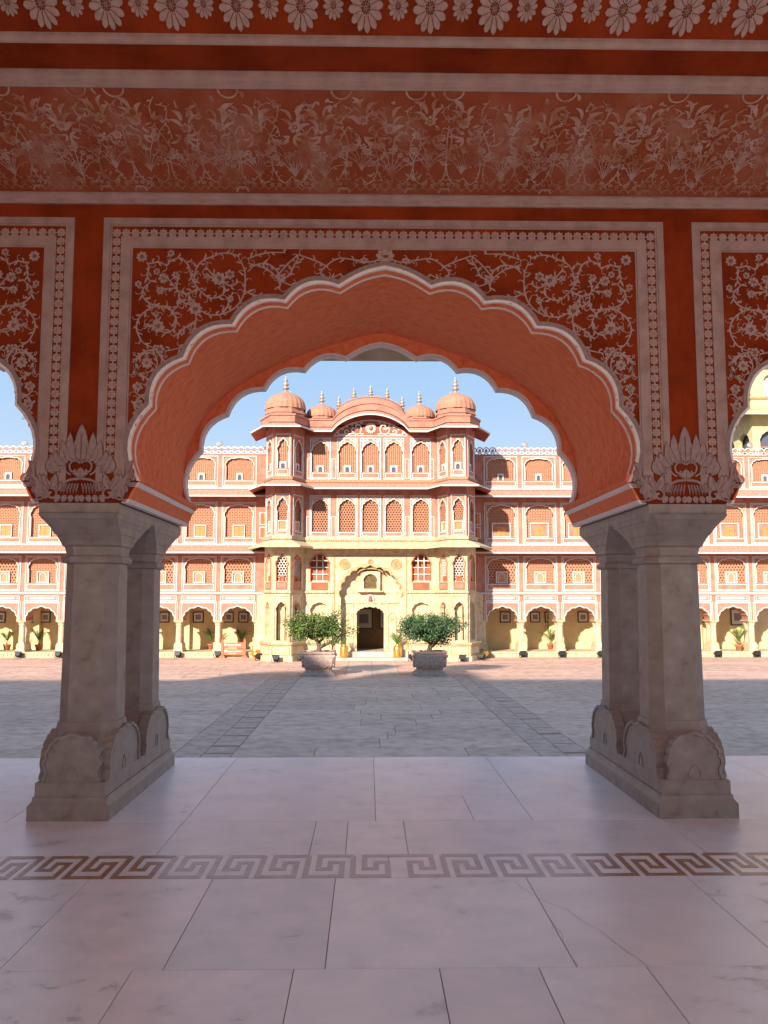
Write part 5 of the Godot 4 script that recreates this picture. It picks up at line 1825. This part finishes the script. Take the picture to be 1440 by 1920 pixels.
func bush(label: String, pos: Vector3, seed_: int, rad: Vector3, lift: float, leaves: int, c0: Array, c1: Array, sparse: float) -> void:
	var t := thing("potted_tree", label, "tree", pos, 0.0, "trees in the stone planters")
	var r := RandomNumberGenerator.new()
	r.seed = seed_
	var w := ST()
	var tips := []
	var top := Vector3(r.randf_range(-0.08, 0.12), 0.36, 0)
	tube(w, Vector3(0, -0.06, 0), Vector3(0.05, 0.18, 0), 0.13, 0.095, 9)
	tube(w, Vector3(0.05, 0.18, 0), top, 0.1, 0.085, 9)
	for i in 8:
		var an := TAU * i / 8.0 + r.randf_range(-0.3, 0.3)
		var dir := Vector3(cos(an), r.randf_range(0.35, 0.9), sin(an)).normalized()
		var p := top if i > 1 else Vector3(0.05, 0.16, 0)
		var rr := r.randf_range(0.045, 0.065)
		for k in 4:
			var e := p + dir * rad.x * 0.19 + Vector3(r.randf_range(-0.06, 0.06), r.randf_range(-0.03, 0.08), r.randf_range(-0.06, 0.06))
			tube(w, p, e, rr, rr * 0.72, 6)
			for j in 3:
				var d2 := (dir + Vector3(r.randf_range(-0.9, 0.9), r.randf_range(-0.3, 0.9), r.randf_range(-0.9, 0.9))).normalized()
				var e2 := e + d2 * r.randf_range(0.2, 0.45)
				tube(w, e, e2, rr * 0.5, rr * 0.25, 5)
				tips.append(e2)
				var e3 := e2 + (d2 + Vector3(r.randf_range(-0.6, 0.6), r.randf_range(-0.2, 0.5), r.randf_range(-0.6, 0.6))).normalized() * 0.25
				tube(w, e2, e3, rr * 0.25, rr * 0.12, 4)
				tips.append(e3)
			p = e
			rr *= 0.72
			dir = (dir + Vector3(r.randf_range(-0.3, 0.3), r.randf_range(-0.25, 0.2), r.randf_range(-0.3, 0.3))).normalized()
	part("trunk", w, "bark", t)
	# leaves in clumps on an uneven shell round the crown
	var clumps := []
	for i in 260:
		var d := Vector3(r.randfn(), r.randfn(), r.randfn()).normalized()
		var k := pow(r.randf(), 0.45)
		var bump := 0.86 + 0.22 * sin(d.x * 5.0 + seed_) * cos(d.z * 4.0 + d.y * 3.0)
		var c := Vector3(d.x * rad.x, d.y * rad.y, d.z * rad.z) * k * bump + Vector3(0, lift, 0)
		if c.y < lift - rad.y * 0.55 and Vector2(c.x, c.z).length() < rad.x * 0.45: continue
		if r.randf() < sparse: continue
		clumps.append(c)
	for tp in tips: if r.randf() < 0.25: clumps.append(tp)
	var s := ST()
	for i in leaves:
		var c: Vector3 = clumps[r.randi() % clumps.size()]
		var p := c + Vector3(r.randfn(), r.randfn() * 0.8, r.randfn()) * 0.10
		var b := Basis.from_euler(Vector3(r.randf_range(-1.1, 0.6), r.randf() * TAU, r.randf_range(-0.7, 0.7)))
		var ln := r.randf_range(0.06, 0.105)
		var hw := ln * 0.42
		var k := r.randf()
		var col := Color(lerpf(c0[0], c1[0], k), lerpf(c0[1], c1[1], k), lerpf(c0[2], c1[2], k))
		if r.randf() < 0.04: col = Color(0.22, 0.15, 0.05)
		s.set_color(col)
		var a := p
		var m1 := p + b * Vector3(hw, 0.012, -ln * 0.5)
		var m2 := p + b * Vector3(-hw, 0.012, -ln * 0.5)
		var mm := p + b * Vector3(0, -0.004, -ln * 0.5)
		var e := p + b * Vector3(0, -0.01, -ln * 1.1)
		tri(s, a, m1, mm); tri(s, a, mm, m2); tri(s, m1, e, mm); tri(s, m2, mm, e)
	part("crown", s, "leaf", t)

func frond(s: SurfaceTool, base: Vector3, dir: Vector3, ln: float, droop: float, r: RandomNumberGenerator, col: Color) -> void:
	s.set_color(col)
	var p := base
	var d := dir
	var n := 13
	for i in n:
		var e := p + d * ln / n
		var side := d.cross(Vector3.UP).normalized()
		q(s, p - side * 0.012, e - side * 0.009, e + side * 0.009, p + side * 0.012)
		if i > 0:
			var k := sin(PI * (i + 0.8) / (n + 1.0))
			for m in [1.0, -1.0]:
				var tipp: Vector3 = p + (side * m * 0.8 + d * 0.7 + Vector3(0, -0.15, 0)) * ln * 0.30 * k
				tri(s, p, p.lerp(e, 0.45), tipp)
				var tip2: Vector3 = (p + e) * 0.5 + (side * m * 0.75 + d * 0.75 + Vector3(0, 0.05, 0)) * ln * 0.26 * k
				tri(s, (p + e) * 0.5, p.lerp(e, 0.95), tip2)
		p = e
		d = (d + Vector3(0, -droop / n, 0)).normalized()

func palm_leaves(parent: Node, base: Vector3, seed_: int, count: int, ln: float, spread: float) -> void:
	var r := RandomNumberGenerator.new()
	r.seed = seed_
	var s := ST()
	for i in count:
		var an := TAU * i / count + r.randf_range(-0.4, 0.4)
		var d := Vector3(cos(an) * spread, r.randf_range(0.8, 1.3), sin(an) * spread).normalized()
		frond(s, base, d, ln * r.randf_range(0.75, 1.1), r.randf_range(0.5, 1.6), r, Color(r.randf_range(0.05, 0.14), r.randf_range(0.13, 0.22), r.randf_range(0.02, 0.05)))
	part("fronds", s, "leaf", parent)

func brass_pots() -> void:
	var k := 0
	for x in [-1.36, 1.42]:
		var t := thing("brass_urn", "tall brass urn left of the doorway" if x < 0 else "tall brass urn right of the doorway", "urn", Vector3(x, GY + 0.13, -45.95), 0.0, "brass urns beside the doorway")
		var s := ST()
		lathe(s, [Vector2(0, 0), Vector2(0.17, 0), Vector2(0.21, 0.03), Vector2(0.225, 0.10), Vector2(0.225, 0.45), Vector2(0.22, 0.52), Vector2(0.19, 0.575), Vector2(0.12, 0.61), Vector2(0.105, 0.64), Vector2(0.12, 0.67), Vector2(0.15, 0.685), Vector2(0.15, 0.70), Vector2(0.10, 0.69), Vector2(0.09, 0.5)], 24, Vector3.ZERO)
		part("urn_body", s, "brass", t)
		var p := thing("potted_palm", "small palm standing in the brass urn left of the doorway" if x < 0 else "feathery palm standing in the brass urn right of the doorway", "plant", Vector3(x, GY + 0.13 + 0.62, -45.95), 0.0, "palms at the palace")
		palm_leaves(p, Vector3(0, 0, 0), 40 + k, 7 if x < 0 else 11, 0.55 if x < 0 else 0.8, 0.35 if x < 0 else 0.5)
		k += 1
	for x in [-5.85, 5.75]:
		var t := thing("brass_bowl", "brass bowl on the ground beside the left turret" if x < 0 else "brass bowl on the ground beside the right turret", "bowl", Vector3(x - (0.15 if x < 0 else -0.25), GY, -46.9), 0.0, "brass bowls by the turrets")
		var s := ST()
		lathe(s, [Vector2(0, 0), Vector2(0.16, 0), Vector2(0.15, 0.05), Vector2(0.20, 0.10), Vector2(0.28, 0.20), Vector2(0.29, 0.30), Vector2(0.25, 0.36), Vector2(0.31, 0.40), Vector2(0.33, 0.42), Vector2(0.27, 0.40), Vector2(0.24, 0.34), Vector2(0.2, 0.2), Vector2(0, 0.15)], 24, Vector3.ZERO)
		part("bowl_body", s, "brass", t)

func picture(label: String, pos: Vector3, w: float, h: float, turn := 0.0) -> void:
	var t := thing("framed_picture", label, "picture", pos, turn, "framed pictures in the arcades")
	var s := ST()
	rect_rib(s, -w / 2, w / 2, -h / 2, h / 2, 0.055, 0.0, 0.05)
	part("frame", s, "frame_wood", t)
	s = ST()
	box(s, Vector3(-w / 2, -h / 2, 0.0), Vector3(w / 2, h / 2, 0.018))
	part("mat_board", s, "paper", t)
	s = ST()
	box(s, Vector3(-w * 0.27, -h * 0.24, 0.0), Vector3(w * 0.27, h * 0.24, 0.024))
	part("print", s, "photo_print", t)

func pictures() -> void:
	var z := ZW - 2.49
	var names := ["first", "second", "third", "fourth", "fifth", "sixth", "seventh", "eighth"]
	for side in [-1.0, 1.0]:
		for k in 8:
			var cx: float = (7.27 + BAY * k) * side
			var pair: bool = (side < 0 and k in [0, 2, 5]) or (side > 0 and k == 1)
			var big: bool = side > 0 and k == 6
			var where := "%s arcade bay from the gate, %s wing" % [names[k], "left" if side < 0 else "right"]
			var px := cx * 51.2 / 48.3
			if pair:
				picture("left one of two framed photographs, " + where, Vector3(px - 0.42, 0.62, z), 0.52, 0.56)
				picture("right one of two framed photographs, " + where, Vector3(px + 0.42, 0.62, z), 0.52, 0.56)
			else:
				picture(("large framed photograph, " if big else "single framed photograph, ") + where, Vector3(px + 0.1, 0.62, z), 0.8 if big else 0.56, 0.9 if big else 0.58)
	picture("large framed picture seen through the doorway", Vector3(-0.36, 0.55, -46.3 - 3.68), 0.95, 1.1)
	picture("framed picture half hidden by the right door jamb", Vector3(0.86, 0.55, -46.3 - 3.68), 0.6, 1.1)

func signboard() -> void:
	var t := thing("direction_sign", "red wooden direction sign with two boards left of the gate", "sign", Vector3(-7.36, GY, -47.75))
	for x in [-0.60, 0.60]:
		var s := ST()
		loft(s, [rect_ring(x - 0.16, x + 0.16, -0.16, 0.16, 0.0), rect_ring(x - 0.16, x + 0.16, -0.16, 0.16, 0.05), rect_ring(x - 0.10, x + 0.10, -0.10, 0.10, 0.13), rect_ring(x - 0.055, x + 0.055, -0.055, 0.055, 0.15), rect_ring(x - 0.055, x + 0.055, -0.055, 0.055, 0.92), rect_ring(x - 0.01, x + 0.01, -0.01, 0.01, 0.97)])
		lathe(s, [Vector2(0, 0), Vector2(0.04, 0.015), Vector2(0.045, 0.05), Vector2(0.03, 0.08), Vector2(0, 0.09)], 10, Vector3(x, 0.95, 0))
		part("post", s, "sign_red", t)
	var i := 0
	for r in [[0.50, 0.82], [0.16, 0.47]]:
		var s := ST()
		box(s, Vector3(-0.56, r[0], -0.03), Vector3(0.56, r[1], 0.03))
		var b := part("board", s, "sign_red", t)
		var lines: Array = [["←", -0.44, 0.20, 0.13], ["Pritam Niwas", 0.02, 0.20, 0.13], ["Peacock Court", -0.06, 0.08, 0.07]] if i == 0 else [["↑", -0.44, 0.19, 0.13], ["Mubarak Mahal", 0.04, 0.19, 0.13], ["Museum Shop", -0.06, 0.075, 0.07]]
		for l in lines:
			var tm := TextMesh.new()
			tm.text = l[0]
			var fnt := SystemFont.new()
			fnt.font_names = PackedStringArray(["Droid Sans"])
			fnt.font_weight = 700
			tm.font = fnt
			tm.font_size = 32
			tm.pixel_size = l[3] / 32.0 * 0.9
			tm.depth = 0.006
			inst("lettering", tm, "print_white", b, at(l[1], r[0] + l[2], 0.034))
		i += 1

func flood_mesh(t: Node3D, tilt: float) -> void:
	var s := ST()
	X = Transform3D(Basis(Vector3.RIGHT, tilt), Vector3(0, 0.19, 0))
	loft(s, [rect_ring(-0.11, 0.11, -0.09, 0.09, -0.10), rect_ring(-0.17, 0.17, -0.14, 0.14, 0.06), rect_ring(-0.18, 0.18, -0.15, 0.15, 0.08), rect_ring(-0.18, 0.18, -0.15, 0.15, 0.12)], true, false)
	for i in 4: box(s, Vector3(-0.09 + i * 0.055, -0.14, -0.07), Vector3(-0.075 + i * 0.055, -0.09, 0.07))
	X = Transform3D.IDENTITY
	var h := part("housing", s, "black", t)
	s = ST()
	X = Transform3D(Basis(Vector3.RIGHT, tilt), Vector3(0, 0.19, 0))
	box(s, Vector3(-0.165, 0.09, -0.135), Vector3(0.165, 0.105, 0.135))
	X = Transform3D.IDENTITY
	part("glass", s, "lens", h)
	s = ST()
	box(s, Vector3(-0.21, 0, -0.05), Vector3(0.21, 0.02, 0.05))
	box(s, Vector3(-0.215, 0.02, -0.02), Vector3(-0.195, 0.22, 0.02))
	box(s, Vector3(0.195, 0.02, -0.02), Vector3(0.215, 0.22, 0.02))
	part("bracket", s, "black", t)

func floodlights() -> void:
	var names := ["first", "second", "third", "fourth", "fifth", "sixth", "seventh", "eighth"]
	var t: Node3D = null
	for side in [-1.0, 1.0]:
		for k in 8:
			var x: float = (7.27 + BAY * (k - 0.5)) * side + (0.12 if side < 0 else -0.05)
			if k == 0: continue
			var lb := "black floodlight at the foot of the %s pillar from the gate, %s arcade" % [names[k], "left" if side < 0 else "right"]
			if t == null:
				t = thing("floodlight", lb, "floodlight", Vector3(x, GY, -47.8), 0.0, "black floodlights on the courtyard ground")
				flood_mesh(t, -0.5)
			else:
				copy(t, Vector3(x, GY, -47.8), 0.2 * side, lb)
	for e in [[-5.75, -45.9, 0.6, "black floodlight tipped beside the brass bowl, left turret"], [-4.75, -44.5, 0.0, "black floodlight in front of the left turret"], [-3.50, -44.95, -0.4, "black floodlight between the left turret and left planter"],
		[2.15, -45.2, 0.3, "black floodlight behind the right planter"], [4.65, -44.5, 0.0, "black floodlight in front of the right turret"], [5.75, -45.6, -0.5, "black floodlight at the outer corner of the right turret"], [6.2, -47.3, -0.2, "black floodlight beside the brass bowl, right turret"]]:
		copy(t, Vector3(e[0], GY, e[1]), e[2], e[3])
	# round lamps on the parapets
	for e in [[-8.42, "round lamp on the parapet of the left wing, nearer the gate"], [-19.2, "round lamp on the parapet at the far left"], [8.65, "round lamp on the parapet of the right wing, nearer the gate"], [21.4, "round lamp on the parapet before the yellow tower"]]:
		var p := thing("parapet_lamp", e[1], "lamp", Vector3(e[0], 10.10, ZW - 0.06), 0.25, "round lamps on the parapets")
		var s := ST()
		X = Transform3D(Basis(Vector3.RIGHT, PI / 2 - 0.3), Vector3(0, 0.17, 0))
		lathe(s, [Vector2(0, -0.16), Vector2(0.10, -0.14), Vector2(0.16, -0.02), Vector2(0.17, 0.05), Vector2(0.145, 0.05)], 18, Vector3.ZERO)
		X = Transform3D.IDENTITY
		box(s, Vector3(-0.03, -0.30, -0.03), Vector3(0.03, 0.05, 0.03))
		part("lamp_body", s, "spire", p)
		s = ST()
		X = Transform3D(Basis(Vector3.RIGHT, PI / 2 - 0.3), Vector3(0, 0.17, 0))
		lathe(s, [Vector2(0.15, 0.035), Vector2(0.10, 0.055), Vector2(0, 0.065)], 18, Vector3.ZERO)
		X = Transform3D.IDENTITY
		part("lamp_glass", s, "lens", p)

func palms() -> void:
	var list := [[-20.3, -49.8, "potted palm in a terracotta pot at the far left arcade", 0.9, 1], [-18.5, -49.7, "slim potted palm between two left arcade pillars", 0.95, 2], [-9.0, -50.3, "drooping potted palm in the second bay left of the gate", 0.9, 3], [-7.3, -50.4, "drooping potted palm behind the direction sign", 0.9, 4], [10.3, -50.3, "drooping potted palm in the second bay right of the gate", 0.9, 5], [20.5, -48.75, "bushy potted palm in the sunlit bay at the far right", 1.1, 6]]
	for e in list:
		var t := thing("potted_palm", e[2], "plant", Vector3(e[0], -1.2, e[1]), 0.0, "palms at the palace")
		var s := ST()
		lathe(s, [Vector2(0, 0), Vector2(0.14, 0), Vector2(0.20, 0.26), Vector2(0.225, 0.27), Vector2(0.225, 0.33), Vector2(0.19, 0.33), Vector2(0.18, 0.28), Vector2(0, 0.28)], 16, Vector3.ZERO)
		part("pot", s, "terracotta", t)
		s = ST()
		for i in 3: tube(s, Vector3(0.03 * i - 0.03, 0.27, 0), Vector3(0.08 * (i - 1), 0.6, 0.03), 0.018, 0.012, 5)
		part("stem", s, "bark", t)
		palm_leaves(t, Vector3(0, 0.5, 0), 60 + e[4], 10, e[3], 0.55)
